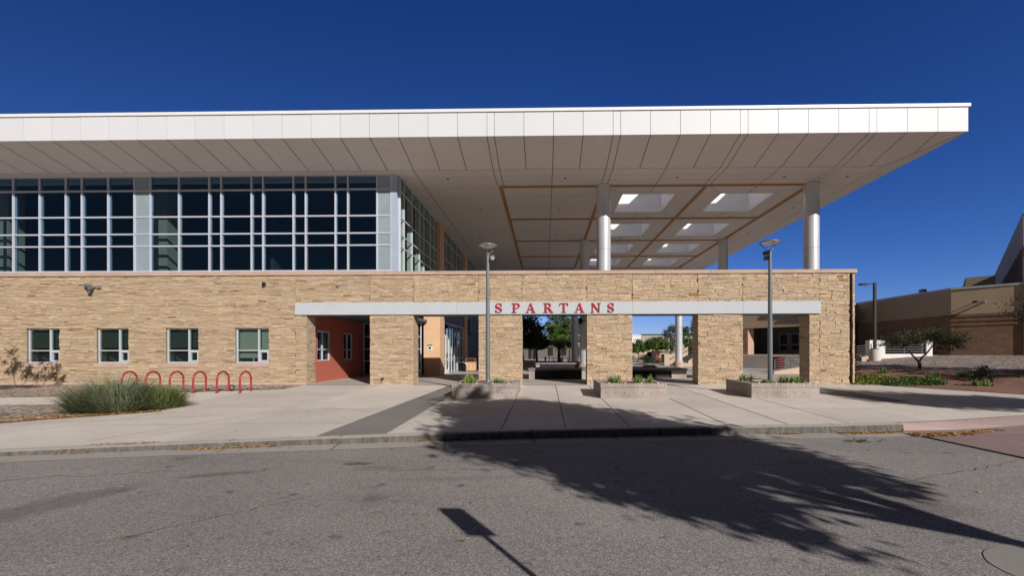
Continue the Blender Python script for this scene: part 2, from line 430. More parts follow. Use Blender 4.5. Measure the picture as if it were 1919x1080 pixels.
me.add(prof[1], [(0,1,2,3,4)])
kerb = setting(me.build('kerb', m_kerb))
# kerb joints
jm = MB()
def along(line, x):
    for a, b in zip(line, line[1:]):
        if a[0] <= x <= b[0]:
            t = (x-a[0])/(b[0]-a[0]); return (x, a[1]+t*(b[1]-a[1]))
for x in (-11.4,-8.45,-6.6,-4.47,-2.25,-.32,1.55,3.4,5.35,7.1,8.9):
    a = along(KL, x); g = gz(a[1]) + .012
    w = .011
    jm.quad((x-w,a[1]+.16,g+.003),(x+w,a[1]+.16,g+.003),(x+w,a[1]-.003,g+.003),(x-w,a[1]-.003,g+.003))
    jm.quad((x-w,a[1]-.003,g+.003),(x+w,a[1]-.003,g+.003),(x+w,a[1]-.066,rz(9)+.03),(x-w,a[1]-.066,rz(9)+.03))
    jm.quad((x-w,a[1]-.068,rz(9)+.022),(x+w,a[1]-.068,rz(9)+.022),(x+w+.1,a[1]-.6,rz(9)+.015),(x-w+.1,a[1]-.6,rz(9)+.015))
jm.build('kerb_joint', m_joint, kerb)
gm = MB()
for i in range(len(KL)-1):
    gm.quad((foot[i][0],foot[i][1],rz(foot[i][1])+.012),(gut[i][0],gut[i][1],rz(gut[i][1])+.006),(gut[i+1][0],gut[i+1][1],rz(gut[i+1][1])+.006),(foot[i+1][0],foot[i+1][1],rz(foot[i+1][1])+.012))
setting(gm.build('gutter', concrete('gutter_concrete', (.40,.36,.33), .4)))
# plaza sheet (slopes to the kerb) and level court behind the wall
BK = offs(KL, -.155)
plz = [p for p in BK] + [(10.2,11.02),(11.6,11.38),(13.1,11.8),(18,13.4),(30,17.7),(30,20.15),(-45,20.15)]
pav = sheet('pavement', plz, gz, m_conc)
sheet('courtyard', [(-60,20.15),(60,20.15),(60,140),(-60,140)], lambda y: .02, concrete('court_concrete', (.47,.42,.385)), )
# dropped red kerb and red roadway slab
rk = MB()
R2 = [(8.96,10.64)] + KR
OW = [.07,.34,.5,.55,.55,.55]
o1 = [offs(R2, OW[i])[i] for i in range(len(R2))]
for i in range(len(R2)-1):
    a, b = R2[i], R2[i+1]; c, d = o1[i], o1[i+1]
    z = lambda p, k: gz(p[1]) + .010 - (.02 if k == 0 else 0)
    fl = [0,.35,.75,1,1,1]
    za, zb = gz(a[1])+.01, gz(b[1])+.01
    zc = rz(9.5)+.02 + (za-.03-rz(9.5)-.02)*(0 if i == 0 else .25*min(i,3))
    zd = rz(9.5)+.02 + (zb-.03-rz(9.5)-.02)*.25*min(i+1,3)
    rk.quad((a[0],a[1]+.16,za),(a[0],a[1],za),(b[0],b[1],zb),(b[0],b[1]+.17,zb))
    rk.quad((a[0],a[1],za),(c[0],c[1],zc),(d[0],d[1],zd),(b[0],b[1],zb))
setting(rk.build('dropped_kerb', m_pinkkerb))
red = MB()
ys = [-20,0,4,7,8.7,10.2]
for i in range(len(ys)-1):
    red.quad((8.87,ys[i],rz(ys[i])+.012),(40,ys[i],rz(ys[i])+.012),(40,ys[i+1],rz(ys[i+1])+.012),(8.87,ys[i+1],rz(ys[i+1])+.012))
for i in range(len(o1)-1):
    a, b = o1[i], o1[i+1]
    zc = rz(9.5)+.012 + (gz(R2[i][1])-.03-rz(9.5))*.25*min(i,3); zd = rz(9.5)+.012 + (gz(R2[i+1][1])-.03-rz(9.5))*.25*min(i+1,3)
    red.quad((a[0],a[1]+.01,zc+.002),(max(R2[i][0],8.87),10.2,rz(10.2)+.012),(max(R2[i+1][0],8.87),10.2,rz(10.2)+.012),(b[0],b[1]+.01,zd+.002))
rr = setting(red.build('red_roadway', m_red))
lm = MB(); lm.quad((10.15,9.05,rz(9)+.017),(40,9.2,rz(9)+.017),(40,9.23,rz(9)+.017),(10.15,9.075,rz(9)+.017))
lm.build('pale_joint', m_white, rr)
jl = MB(); jl.quad((8.84,-20,rz(-20)+.016),(8.89,-20,rz(-20)+.016),(8.89,10.08,rz(10)+.016),(8.84,10.08,rz(10)+.016)); jl.build('dark_joint', m_joint, rr)
# dark bands and joints in the plaza
dk = MB()
for pl in ([(-5.06,9.05),(-3.60,9.33),(-3.66,19.9),(-4.55,19.9)], [(11.0,14.4),(12.42,14.4),(12.42,19.9),(11.0,19.9)]):
    dk.add([(x,y,gz(y)+.004) for x,y in pl], [(0,1,2,3)])
for a, b in ((-11.6,-8.56),(-6.38,-3.26),(-1.1,1.98),(4.22,7.3),(9.5,12.6)):
    dk.add([(x,y,gz(y)+.0045) for x,y in ((a,19.93),(b,19.93),(b,20.08),(a,20.08))], [(0,1,2,3)])
dk.build('dark_band', m_concdark, pav)
ln = MB()
def gline(m, p, q, w, dz=.006):
    d = (Vector(q)-Vector(p)).normalized(); n = Vector((-d.y,d.x))*w/2
    steps = max(1, int((Vector(q)-Vector(p)).length/4)); 
    for k in range(steps):
        a = Vector(p).lerp(Vector(q), k/steps); b = Vector(p).lerp(Vector(q), (k+1)/steps)
        m.add([(v.x,v.y,gz(v.y)+dz) for v in (a-n,b-n,b+n,a+n)], [(0,1,2,3)])
for x, y0 in ((-1.05,9.8),(.48,10.0),(2.05,10.2),(4.5,10.4),(6.05,10.5),(7.68,10.65)):
    gline(ln, (x,y0), (x,15.2 if x in (-1.05,4.5,7.68) else 19.9), .019)
for x in (-3.43,9.98): gline(ln, (x,17.6),(x,19.9),.02)
for x in (13.9,): gline(ln, (x,12.3),(x,19.5),.022)
ln.build('pavement_joint', m_joint, pav)
ls = MB()
for p, q in (((-3.55,13.0),(11,13.0)),((-3.55,17.1),(-3.45,17.1)),((4.4,16.6),(7.5,16.6)),((-5.2,12.85),(-14,10.2)),((-4.9,10.6),(-12,10.2)),((-4.6,16.4),(-12.4,16.2)),((-9.2,16.4),(-12.8,8.2)),((-6.6,16.4),(-9.6,8.6)),((11,12.2),(8.8,11.1)),((12.4,12.6),(16,16.2))):
    gline(ls, p, q, .022, .005)
ls.build('pale_pavement_joint', concrete('pale_joint_fill', (.62,.57,.52)), pav)
# faded painted arrow
ar = MB()
pts = [(-6.62 + .55*math.cos(t), 13.15 + .28*math.sin(t)) for t in [PI*1.0 + k*PI*.62/10 for k in range(11)]]
for a, b in zip(pts, pts[1:]): gline(ar, a, b, .05, .007)
ar.add([(x,y,gz(y)+.007) for x,y in ((-6.47,12.80),(-6.2,12.92),(-6.45,13.02))], [(0,1,2)])
ar.build('faded_arrow', M('faded_paint', (.66,.61,.56), .9, var=.12, vs=12), pav)
# gravel beds on the left, path strip
bedpoly = [(-30,4.6),(-22,7.2),(-17.5,8.6),(-14.43,9.98),(-13.98,10.45),(-13.24,11.11),(-12.43,11.6),(-11.75,12.25),(-11.72,12.9),(-12.3,13.55),(-14.5,13.75),(-16.3,13.65),(-18.1,13.5),(-22,13.1),(-30,12.2)]
sheet('gravel_bed', bedpoly, gz, m_gravel2, dz=.012)
sheet('gravel_verge', [(-34,14.6),(-22,15.2),(-20.5,15.33),(-18.6,15.64),(-17.9,16.4),(-18.2,17.6),(-17.0,18.1),(-11.5,18.15),(-11.7,19.95),(-34,19.95)], gz, m_gravel2, dz=.012)

# landscaped bed on the right: rises away from the walk
E0 = Vector((15.0,20.55)); ED = Vector((.625,-.78)); EN = Vector((.78,.625))
def bz(x, y):
    d = (Vector((x,y))-E0).dot(EN)
    b = gz(min(y,20.15)) if y < 20.15 else .02
    if d <= 0: return b
    h = .087*d if d < 7.2 else .626 + .067*(d-7.2)
    h += .02*math.sin(x*1.7)*math.sin(y*1.3)*min(1, d*.5) + .05*noise.noise(Vector((x*.5,y*.5,3)))*min(1, d*.4)
    k = max(0, min(1, d/2.5)); return b*(1-k) + h*1.0 if d < 2.5 else min(h, 1.30)
def bedgrid(name, mat, d0, d1, dz, e0=-14, e1=26, n=60, m=34):
    g = MB(); pts = []
    for j in range(m+1):
        d = d0 + (d1-d0)*j/m
        for i in range(n+1):
            e = e0 + (e1-e0)*i/n
            wob = .35*noise.noise(Vector((e*.35,0,d0)))*(1-j/m) if dz > .02 else .12*noise.noise(Vector((e*.3,5,0)))*(1-j/m)
            p = E0 + EN*(d+wob) + ED*(-e)
            pts.append((p.x,p.y,bz(p.x,p.y)+dz))
    fs = []
    for j in range(m):
        for i in range(n):
            a = j*(n+1)+i
            q = [pts[a],pts[a+1],pts[a+n+2],pts[a+n+1]]
            cx = sum(v[0] for v in q)/4; cy = sum(v[1] for v in q)/4
            if cy > 29.3 and cx < 23.3: continue
            if cy > 20.0 and cx < .738*cy: continue
            fs.append((a,a+1,a+n+2,a+n+1))
    g.add(pts, fs)
    o = g.build(name, mat, smooth=True); return setting(o)
bedgrid('planting_bed', m_soil, 0, 8, .014, -8, 26, 70, 24)
bedgrid('gravel_slope', m_gravel, 6.4, 18, .035, -8, 26, 60, 30)

# ------------------------------------------------------------------ main building
YW = 20.15; YB = 20.95; ZL0, ZL1 = 3.42, 4.01; ZC0, ZC1 = 5.36, 5.53
school = thing('school_building', 'long tan stone school building with upper glass walls under a white overhanging roof', 'building', (0,YW,0))
PIERS = [(-8.535,-6.406),(-3.233,-1.123),(2.008,4.189),(7.33,9.466),(12.617,14.52)]
XL = -11.644
WINS = [(-25.637,-23.961),(-22.111,-20.487),(-18.645,-17.005),(-15.189,-13.516)]
WZ0, WZ1 = 1.075, 2.79
STONES = [((.52,.38,.25),6),((.53,.37,.215),1.2),((.48,.36,.26),2),((.43,.355,.27),2.0),((.57,.45,.31),1.6),((.47,.33,.20),1.0),((.30,.18,.085),.10)]
def stone_col():
    t = rnd.uniform(0, sum(w for _, w in STONES))
    for c, w in STONES:
        t -= w
        if t <= 0: break
    k = rnd.uniform(.92,1.08); mn = (.515,.388,.278); w_ = .55 if c[0] > .35 else 1
    return tuple((m_+(x-m_)*w_)*k for x, m_ in zip(c, mn))
def stones(mb, mp, u0, u1, z0, z1, band=(.15,.26), thin=.5, zbreaks=(), deep=.026, long=(.3,.95), holes=()):
    """random ashlar of split stones; mp(u,z,d) gives the point, d = how far it stands out"""
    zs = [z0] + sorted(z for z in zbreaks if z0 < z < z1) + [z1]
    for a0, a1 in zip(zs, zs[1:]):
        z = a0
        while z < a1 - .01:
            h = rnd.uniform(*band)
            if a1 - z - h < .08: h = a1 - z
            u = u0 - rnd.uniform(0, .4)
            while u < u1:
                w = rnd.uniform(*long); a = max(u, u0); b = min(u+w, u1); u += w
                if b - a < .05: continue
                k = 1
                if h > .09:
                    r = rnd.random(); k = 1 if r > thin+.25 else (2 if r > .3*thin else 3)
                cuts = sorted([0,1] + [rnd.uniform(.3,.7) if k == 2 else (q+1)/k + rnd.uniform(-.08,.08) for q in range(k-1)])
                for c0, c1 in zip(cuts, cuts[1:]):
                    seg = [a, b]
                    if b - a > .5 and rnd.random() < .5: seg = [a, a+(b-a)*rnd.uniform(.3,.7), b]
                    pieces = []
                    zc = z+h*(c0+c1)/2
                    for s0, s1 in zip(seg, seg[1:]):
                        ps = [(s0,s1)]
                        for hx0, hx1, hz0, hz1 in holes:
                            if hz0 < zc < hz1:
                                ps = [q for p0, p1 in ps for q in ((p0,min(p1,hx0)),(max(p0,hx1),p1)) if q[1]-q[0] > .03]
                        pieces += ps
                    for s0, s1 in pieces:
                        g = .0045; x0, x1 = s0+g, s1-g; y0, y1 = z+h*c0+g*.8, z+h*c1-g*.8
                        if x1-x0 < .02 or y1-y0 < .012: continue
                        d = rnd.random()**1.6*deep + .004; t = rnd.uniform(-.010,.010); t2 = rnd.uniform(-.006,.010)
                        if rnd.random() < .012: d = -.02
                        q = lambda e: rnd.uniform(-e, e)
                        fr = [mp(x0+q(.008),y0+q(.004),d-t-t2),mp(x1+q(.008),y0+q(.004),d+t-t2),mp(x1+q(.008),y1+q(.004),d+t+t2),mp(x0+q(.008),y1+q(.004),d-t+t2)]
                        bk = [mp(x0,y0,-.045),mp(x1,y0,-.045),mp(x1,y1,-.045),mp(x0,y1,-.045)]
                        mb.add(fr+bk, [(0,1,2,3),(4,5,1,0),(5,6,2,1),(6,7,3,2),(7,4,0,3)], stone_col())
            z += h
front = lambda u, z, d: (u, YW-d, z)
sm = MB()
thinL = dict(band=(.075,.14), thin=.85, long=(.2,.75)); thickR = dict(band=(.085,.17), thin=.5, long=(.16,.55))
# left wall, bays between the windows
xs = [-34]
for a, b in WINS: xs += [a, b]
xs.append(-12.18)
stones(sm, front, -34, -12.18, .12, ZC0, zbreaks=(WZ0-.2,WZ0,WZ1), holes=[h for a, b in WINS for h in ((a,b,WZ0,WZ1),(a-.1,b,WZ0-.2,WZ0))], **thinL)
stones(sm, front, -12.18, XL-.0, .12, ZL0, **thinL)
for k, (a, b) in enumerate(PIERS):
    stones(sm, front, a, b if k < 4 else 13.11, .02, ZL0, **(thinL if k == 0 else thickR))
stones(sm, front, 13.11, 14.52, .02, ZC0, zbreaks=(ZL0,ZL1), **thickR)
ub = [-12.18,-8.535,-6.406,-3.233,-1.123,2.008,4.189,7.33,9.466,13.11]
for a, b in zip(ub, ub[1:]): stones(sm, front, a+.004, b-.004, ZL1, ZC0, **(thinL if a < -7 else thickR))
# jambs
for k, xj in enumerate([XL] + [p[1] for p in PIERS[:4]]):
    stones(sm, lambda u, z, d, xj=xj: (xj+d*.6-.02, u, z), YW-.01, YB, .02, ZL0, **(thinL if k == 0 else thickR))
for xj in [p[0] for p in PIERS]:
    stones(sm, lambda u, z, d, xj=xj: (xj-d*.6+.02, YB-(u-YW)-.0, z), YW, YB+.01, .02, ZL0, **thickR)
stones(sm, front, 14.66, 14.76, .02, ZC0, band=(.16,.3), thin=.3)
stones(sm, lambda u, z, d: (14.745+d, u, z), YW, YB, .02, ZC0, **thickR)
stonewall = sm.build('stone_wall', m_stone, school)
# solid core behind the stones
cm = MB(); c0 = YW+.035; ww = .55
cm.box(-34,c0,0,-12.2,YB+2,.1)
for i in range(len(xs)-1):
    a, b = xs[i], xs[i+1]
    if i % 2 == 1:
        cm.box(a,c0,.1,b,YB-.3,WZ0-.19); cm.box(a,c0,WZ1+.01,b,YB-.3,ZC0)
    else: cm.box(a+.02,c0,.1,min(b,-12.2)-.02,YB-.3,ZC0)
cm.box(-12.22,c0,.0,XL-.035,YB,ZL0)
for k, (a, b) in enumerate(PIERS): cm.box(a+.035,c0,0,b-.035 if k < 4 else 14.5,YB-.01,ZL0)
cm.box(-12.22,c0,ZL0+.012,14.5,YB-.01,ZC0-.001)
cm.box(14.5,c0+.2,0,14.68,YB-.02,ZC0-.002); cm.box(14.68,c0+.012,0,14.72,YB-.03,ZC0-.003)
cm.build('backing', m_mortar, stonewall)
km = MB(); km.box(-34,YW-.05,-.1,XL+.0,YW+.02,.125); 
for a, b in PIERS[:1]: km.box(a,YW-.03,-.1,b,YW+.03,.05)
km.build('base_course', m_coping, stonewall)
cp = MB(); x = -34.0
while x < 14.7:
    w = 2.62; b = min(x+w, 14.84)
    cp.bevbox(x+.006,YW-.075,ZC0,b-.006,YB+.06,ZC1,.012); x = b
cp.box(-34,YW-.03,ZC0+.01,14.8,YB+.02,ZC1-.02)
cp.build('coping', m_coping, stonewall)
lb = MB()
for a, b in ((-12.17,-4.3),(-4.292,4.19),(4.198,9.46),(9.468,13.11)):
    lb.box(a,YW-.10,ZL0,b,YW+.03,ZL1)
lintel = lb.build('lintel_beam', m_lintel, school)
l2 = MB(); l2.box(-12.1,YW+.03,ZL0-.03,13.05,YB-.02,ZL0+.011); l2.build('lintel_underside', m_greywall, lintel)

# lower windows
def window(a, b, light):
    f = MB(); y0, y1 = YW+.09, YW+.19; fw = .055
    f.box(a,y0,WZ0,a+fw,y1,WZ1); f.box(b-fw,y0,WZ0,b,y1,WZ1)
    f.box(a+fw,y0,WZ0,b-fw,y1,WZ0+.06); f.box(a+fw,y0,WZ1-.06,b-fw,y1,WZ1)
    xm = a + .66*(b-a); zm = WZ0 + .36*(WZ1-WZ0)
    f.box(xm-.03,y0-.004,WZ0+.06,xm+.03,y1,WZ1-.06)
    f.box(a+fw,y0+.004,zm-.025,xm-.03,y1,zm+.025); f.box(xm+.03,y0+.004,zm-.025,b-fw,y1,zm+.025)
    w = f.build('window', m_alum, school)
    s = MB(); q = .075; sx0, sx1, sz0, sz1 = xm+.03, b-fw, WZ0+.06, zm-.025
    for r in ((sx0,sz0,sx0+q,sz1),(sx1-q,sz0,sx1,sz1),(sx0+q,sz0,sx1-q,sz0+q),(sx0+q,sz1-q,sx1-q,sz1)):
        s.box(r[0],y0-.02,r[1],r[2],y1-.01,r[3])
    s.build('sash', m_alum, w)
    g = MB(); yg = y0+.05
    for r in ((a+fw,zm+.025,xm-.03,WZ1-.06),(xm+.03,zm+.025,b-fw,WZ1-.06),(a+fw,WZ0+.06,xm-.03,zm-.025),(sx0+q,sz0+q,sx1-q,sz1-q)):
        g.quad((r[0],yg,r[1]),(r[2],yg,r[1]),(r[2],yg,r[3]),(r[0],yg,r[3]))
    g.build('glass', m_glass2, w)
    si = MB(); xc = (a+b)/2
    si.box(a-.10,YW-.055,WZ0-.2,xc-.004,YW+.2,WZ0-.003); si.box(xc+.004,YW-.055,WZ0-.2,b,YW+.2,WZ0-.003)
    si.build('sill', m_coping, w)
    bl = MB(); zb = WZ0+.24 if light else WZ0+.75
    yb = y1+.10
    bl.box(a+.03,yb,zb,xm-.02,yb+.01,WZ1-.02); bl.box(xm+.02,yb,zb+.0 if not light else zm-.02,b-.03,yb+.01,WZ1-.02)
    bl.build('blind', m_blind if light else m_blind_dark, w)
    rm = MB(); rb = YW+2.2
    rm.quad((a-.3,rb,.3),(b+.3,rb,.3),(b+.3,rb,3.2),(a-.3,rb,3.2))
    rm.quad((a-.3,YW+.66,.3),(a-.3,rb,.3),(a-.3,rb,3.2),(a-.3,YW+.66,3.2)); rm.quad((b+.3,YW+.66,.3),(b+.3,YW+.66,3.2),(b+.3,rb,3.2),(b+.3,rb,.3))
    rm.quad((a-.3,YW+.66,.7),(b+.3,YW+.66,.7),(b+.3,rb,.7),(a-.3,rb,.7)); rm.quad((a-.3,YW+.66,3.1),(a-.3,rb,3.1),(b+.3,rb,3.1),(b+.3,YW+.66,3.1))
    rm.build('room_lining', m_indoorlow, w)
    if light:
        c = MB(); c.lathe([(.03,0+WZ0+.06),(.02,WZ0+.14),(.05,WZ0+.17),(.05,WZ0+.2)], a+.75, YW+.24, 8); c.build('cup', m_white, w)
for k, (a, b) in enumerate(WINS): window(a, b, k == 3)

# upper glass wall, street side
ROWS = [10.32,9.62,8.315,7.46,6.865,5.615]
MU = [-33.9,-32.6,-31.2,-30.1,-28.9,-27.8,-26.499,-25.159,-23.829,-23.016,-21.683,-20.361,-19.553,-18.117,-16.599,-16.0,-14.487,-13.908,-12.398,-11.787,-10.311,-9.691,-8.248,-7.56]
YG = 20.36
PAN = {11, 22}
fr = MB()
for i, x in enumerate(MU):
    fr.box(x-.035,YG-.07,5.56,x+.035,YG-.005,10.32)
for z in ROWS:
    zz = max(z, 5.60); fr.box(-34,YG-.062,zz-.035,-7.525,YG-.008,zz+.035)
cw = fr.build('glass_wall', m_alum, school)
for i, x in enumerate(MU[:-1]):
    x1 = MU[i+1]
    g = MB()
    if i in PAN:
        for z1, z0 in zip(ROWS, ROWS[1:]): g.box(x+.035,YG-.03,z0+.035,x1-.035,YG,z1-.035)
        g.build('metal_panel', m_panelblue, cw)
    else:
        for z1, z0 in zip(ROWS, ROWS[1:]): g.quad((x,YG,z0),(x1,YG,z0),(x1,YG,z1),(x,YG,z1))
        g.build('glass_pane', m_glass, cw)
fin = MB()
for i, x in enumerate(MU):
    if i in PAN or i-1 in PAN: continue
    fin.box(x-.03,YG+.02,5.5,x+.03,YG+.13,10.28)
for z in ROWS[1:5]: fin.box(-34,YG+.05,z-.03,-7.6,YG+.09,z+.03)
fin.build('inner_fin', M('fin_paint', (.36,.40,.39), .7, var=.03), cw)
cpst = MB(); cpst.box(-7.525,YG-.075,5.53,-7.27,YG+.2,10.32); cpst.build('corner_post', m_post, cw)
# side glass wall
XS = -7.24
SY = [20.6,21.18,22.46,23.80,24.64,26.0,27.0]; SY2 = [29.15,30.3,31.6,32.4,33.8,35.2,36.2]; SY3 = [38.2,39.6,41.0,42.4,44.0,45.8]
sf = MB()
for ys in (SY, SY2, SY3):
    for y in ys: sf.box(XS-.005,y-.035,5.0,XS+.06,y+.035,10.32)
    for z in ROWS: sf.box(XS-.0,ys[0]-.03,z-.03,XS+.055,ys[-1]+.5,z+.03)
sw = sf.build('side_glass_wall', m_alum, school)
for ys in (SY, SY2, SY3):
    for a, b in zip(ys, ys[1:]+[ys[-1]+.6]):
        g = MB()
        for z1, z0 in zip(ROWS, ROWS[1:]): g.quad((XS,a,z0),(XS,b,z0),(XS,b,z1),(XS,a,z1))
        g.build('glass_pane', m_glass3, sw)
sfi = MB()
for ys in (SY, SY2, SY3):
    for y in ys: sfi.box(XS-.24,y-.03,5.5,XS-.02,y+.03,10.32)
sfi.build('inner_fin', m_pillar, sw)
# ochre clad pillars along the side
def clad(y0, y1, x1=-7.03, w=1.1):
    c = MB(); zz = [0.02,1.55,2.45,3.15,4.05,5.0,6.35,8.3,9.85,10.32]
    for a, b in zip(zz, zz[1:]): c.box(x1-w,y0,a+.006,x1,y1,b-.006)
    c.box(x1-w+.01,y0+.01,.02,x1-.01,y1-.01,10.32)
    return c.build('clad_pillar', m_orange, school)
clad(27.72,28.95); clad(36.4,37.6); clad(46.6,47.4)
# interior of the upper floor
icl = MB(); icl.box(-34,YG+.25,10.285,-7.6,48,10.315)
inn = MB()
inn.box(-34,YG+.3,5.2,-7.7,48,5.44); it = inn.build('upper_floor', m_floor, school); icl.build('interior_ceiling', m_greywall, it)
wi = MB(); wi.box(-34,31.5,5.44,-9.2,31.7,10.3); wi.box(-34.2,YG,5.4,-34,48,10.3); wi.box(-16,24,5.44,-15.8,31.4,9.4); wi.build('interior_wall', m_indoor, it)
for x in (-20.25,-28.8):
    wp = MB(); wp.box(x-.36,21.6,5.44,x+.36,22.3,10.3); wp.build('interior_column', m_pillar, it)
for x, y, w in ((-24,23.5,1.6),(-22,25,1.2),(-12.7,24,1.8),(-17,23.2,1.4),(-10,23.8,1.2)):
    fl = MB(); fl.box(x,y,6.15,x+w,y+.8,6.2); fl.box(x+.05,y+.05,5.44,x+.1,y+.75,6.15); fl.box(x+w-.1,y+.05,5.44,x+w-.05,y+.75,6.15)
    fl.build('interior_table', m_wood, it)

# ground-floor recesses behind the openings
al = MB()
al.box(-12.3,YB+.02,0,-12.02,21.75,3.55); al.box(-12.3,23.05,0,-12.02,24.65,3.55); al.box(-12.3,25.75,0,-12.02,27.2,3.55)
for a, b in ((21.75,23.05),(24.65,25.75)): al.box(-12.3,a,0,-12.02,b,1.13); al.box(-12.3,a,2.75,-12.02,b,3.55)
rw = al.build('red_wall', m_redwall, school)
for a, b in ((21.75,23.05),(24.65,25.75)):
    w = MB(); X0, X1 = -12.14, -12.04; c = a + .45*(b-a)
    for r in ((a,1.13,a+.05,2.75),(b-.05,1.13,b,2.75),(a+.05,1.13,b-.05,1.2),(a+.05,2.68,b-.05,2.75),(c-.03,1.2,c+.03,2.68),(a+.05,1.72,c-.03,1.77),(c+.03,1.72,b-.05,1.77)):
        w.box(X0,r[0],r[1],X1,r[2],r[3])
    wo = w.build('window', m_alum, school)
    g = MB(); g.quad((-12.09,a+.05,1.2),(-12.09,b-.05,1.2),(-12.09,b-.05,2.68),(-12.09,a+.05,2.68)); g.build('glass', m_glass2, wo)
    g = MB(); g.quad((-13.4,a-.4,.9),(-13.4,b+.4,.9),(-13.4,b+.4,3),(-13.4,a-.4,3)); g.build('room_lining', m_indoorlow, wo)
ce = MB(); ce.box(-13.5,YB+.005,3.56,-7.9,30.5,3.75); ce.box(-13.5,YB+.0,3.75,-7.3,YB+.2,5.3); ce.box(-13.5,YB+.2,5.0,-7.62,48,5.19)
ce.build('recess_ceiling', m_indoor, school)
# glazed entrance at the back of the recess
gf = MB(); yy = 27.3
for x in (-12.0,-11.0,-10.05,-9.1,-8.2): gf.box(x-.035,yy,0.02,x+.035,yy+.1,3.56)
for z in (.08,1.02,1.8,2.62,3.5): gf.box(-11.96,yy+.01,z-.03,-8.17,yy+.09,z+.03)
ge = gf.build('glazed_entrance', m_alum, school)
g = MB(); g.quad((-12,yy+.05,0.02),(-8.15,yy+.05,.02),(-8.15,yy+.05,3.5),(-12,yy+.05,3.5)); g.build('glass', m_glass, ge)
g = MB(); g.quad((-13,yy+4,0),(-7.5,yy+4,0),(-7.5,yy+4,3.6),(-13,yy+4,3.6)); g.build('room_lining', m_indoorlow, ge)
# storefront and doors between the pillars
stf = MB(); XD = -7.25
SFY = [28.98,29.25,31.15,32.0,33.0,34.0,35.2,36.35]
for y in SFY: stf.box(XD-.05,y-.04,.02,XD+.05,y+.04,3.72)
for y0, y1, z in ((28.98,36.35,3.7),(28.98,36.35,2.84),(28.98,29.25,1.2),(32,36.35,.15),(32,36.35,1.1)): stf.box(XD-.045,y0,z-.035,XD+.045,y1,z+.035)
st = stf.build('storefront', m_alum, school)
g = MB()
for a, b in zip(SFY, SFY[1:]):
    if a != 29.25: g.quad((XD,a,.1),(XD,b,.1),(XD,b,3.68),(XD,a,3.68))
    else: g.quad((XD,a,2.87),(XD,b,2.87),(XD,b,3.68),(XD,a,3.68))
g.build('glass', m_glass3, st)
def door(y0, y1, name='door'):
    d = MB(); q = .12
    d.box(XD-.03,y0,.03,XD+.03,y0+q,2.8); d.box(XD-.03,y1-q,.03,XD+.03,y1,2.8)
    for a, b in ((.03,.32),(1.0,1.12),(2.66,2.8)): d.box(XD-.028,y0+q,a,XD+.028,y1-q,b)
    o = d.build(name, m_white, school)
    g = MB(); g.quad((XD,y0+q,.32),(XD,y1-q,.32),(XD,y1-q,2.66),(XD,y0+q,2.66)); g.build('glass', m_glass3, o)
    h = MB(); yh = y1-.2 if y0 < 30 else y0+.2
    h.tube([(XD+.04,yh,.8),(XD+.11,yh,.82),(XD+.11,yh,1.4),(XD+.04,yh,1.42)], .02, 6); h.build('handle', m_silver, o)
door(29.3,30.18); door(30.22,31.1)
fb = MB(); fb.box(-7.9,28.98,3.75,-7.12,36.38,5.4); fb.box(-7.6,37.65,.02,-7.3,47,5.4); fb.box(-7.2,38.0,3.3,-6.9,40.6,4.6)
fb.build('grey_panel_wall', m_greywall, school)
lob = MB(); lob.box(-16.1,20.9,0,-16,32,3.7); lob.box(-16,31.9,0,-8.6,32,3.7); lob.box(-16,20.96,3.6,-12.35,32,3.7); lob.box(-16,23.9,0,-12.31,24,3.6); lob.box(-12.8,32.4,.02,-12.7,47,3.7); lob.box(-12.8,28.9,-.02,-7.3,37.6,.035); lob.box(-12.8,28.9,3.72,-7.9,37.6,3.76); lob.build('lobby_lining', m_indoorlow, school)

# ------------------------------------------------------------------ roof
YF, XE, ZFB, ZFT, ZS = 17.95, 17.92, 10.93, 12.10, 10.32
YBK = 48.5; YCR = 19.86; XCR = 15.84; ZDECK = 12.0
XL0 = -36.0
SK = [(4.29,7.19),(9.69,12.59)]; SKY = [(21.9+5.38*k+1.235, 21.9+5.38*k+4.165) for k in range(4)]
def gridslab(xs, ys, hole, z0, z1):
    m = MB()
    n, k = len(xs)-1, len(ys)-1
    sol = lambda i, j: 0 <= i < n and 0 <= j < k and not hole(i, j)
    for i in range(n):
        for j in range(k):
            if not sol(i, j): continue
            a, b, c, d = xs[i], xs[i+1], ys[j], ys[j+1]
            m.quad((a,c,z0),(a,d,z0),(b,d,z0),(b,c,z0)); m.quad((a,c,z1),(b,c,z1),(b,d,z1),(a,d,z1))
            if not (0 <= i-1 < n and hole(i-1,j)) and not sol(i-1,j): m.quad((a,c,z0),(a,c,z1),(a,d,z1),(a,d,z0))
            if not (0 <= i+1 < n and hole(i+1,j)) and not sol(i+1,j): m.quad((b,c,z0),(b,d,z0),(b,d,z1),(b,c,z1))
            if not (0 <= j-1 < k and hole(i,j-1)) and not sol(i,j-1): m.quad((a,c,z0),(b,c,z0),(b,c,z1),(a,c,z1))
            if not (0 <= j+1 < k and hole(i,j+1)) and not sol(i,j+1): m.quad((a,d,z0),(a,d,z1),(b,d,z1),(b,d,z0))
    return m
gx = [XL0] + [v for p in SK for v in p] + [XCR]
gy = [YCR] + [v for p in SKY for v in p] + [YBK-2]
rf = gridslab(gx, gy, lambda i, j: i in (1,3) and j % 2 == 1, ZS, ZDECK)
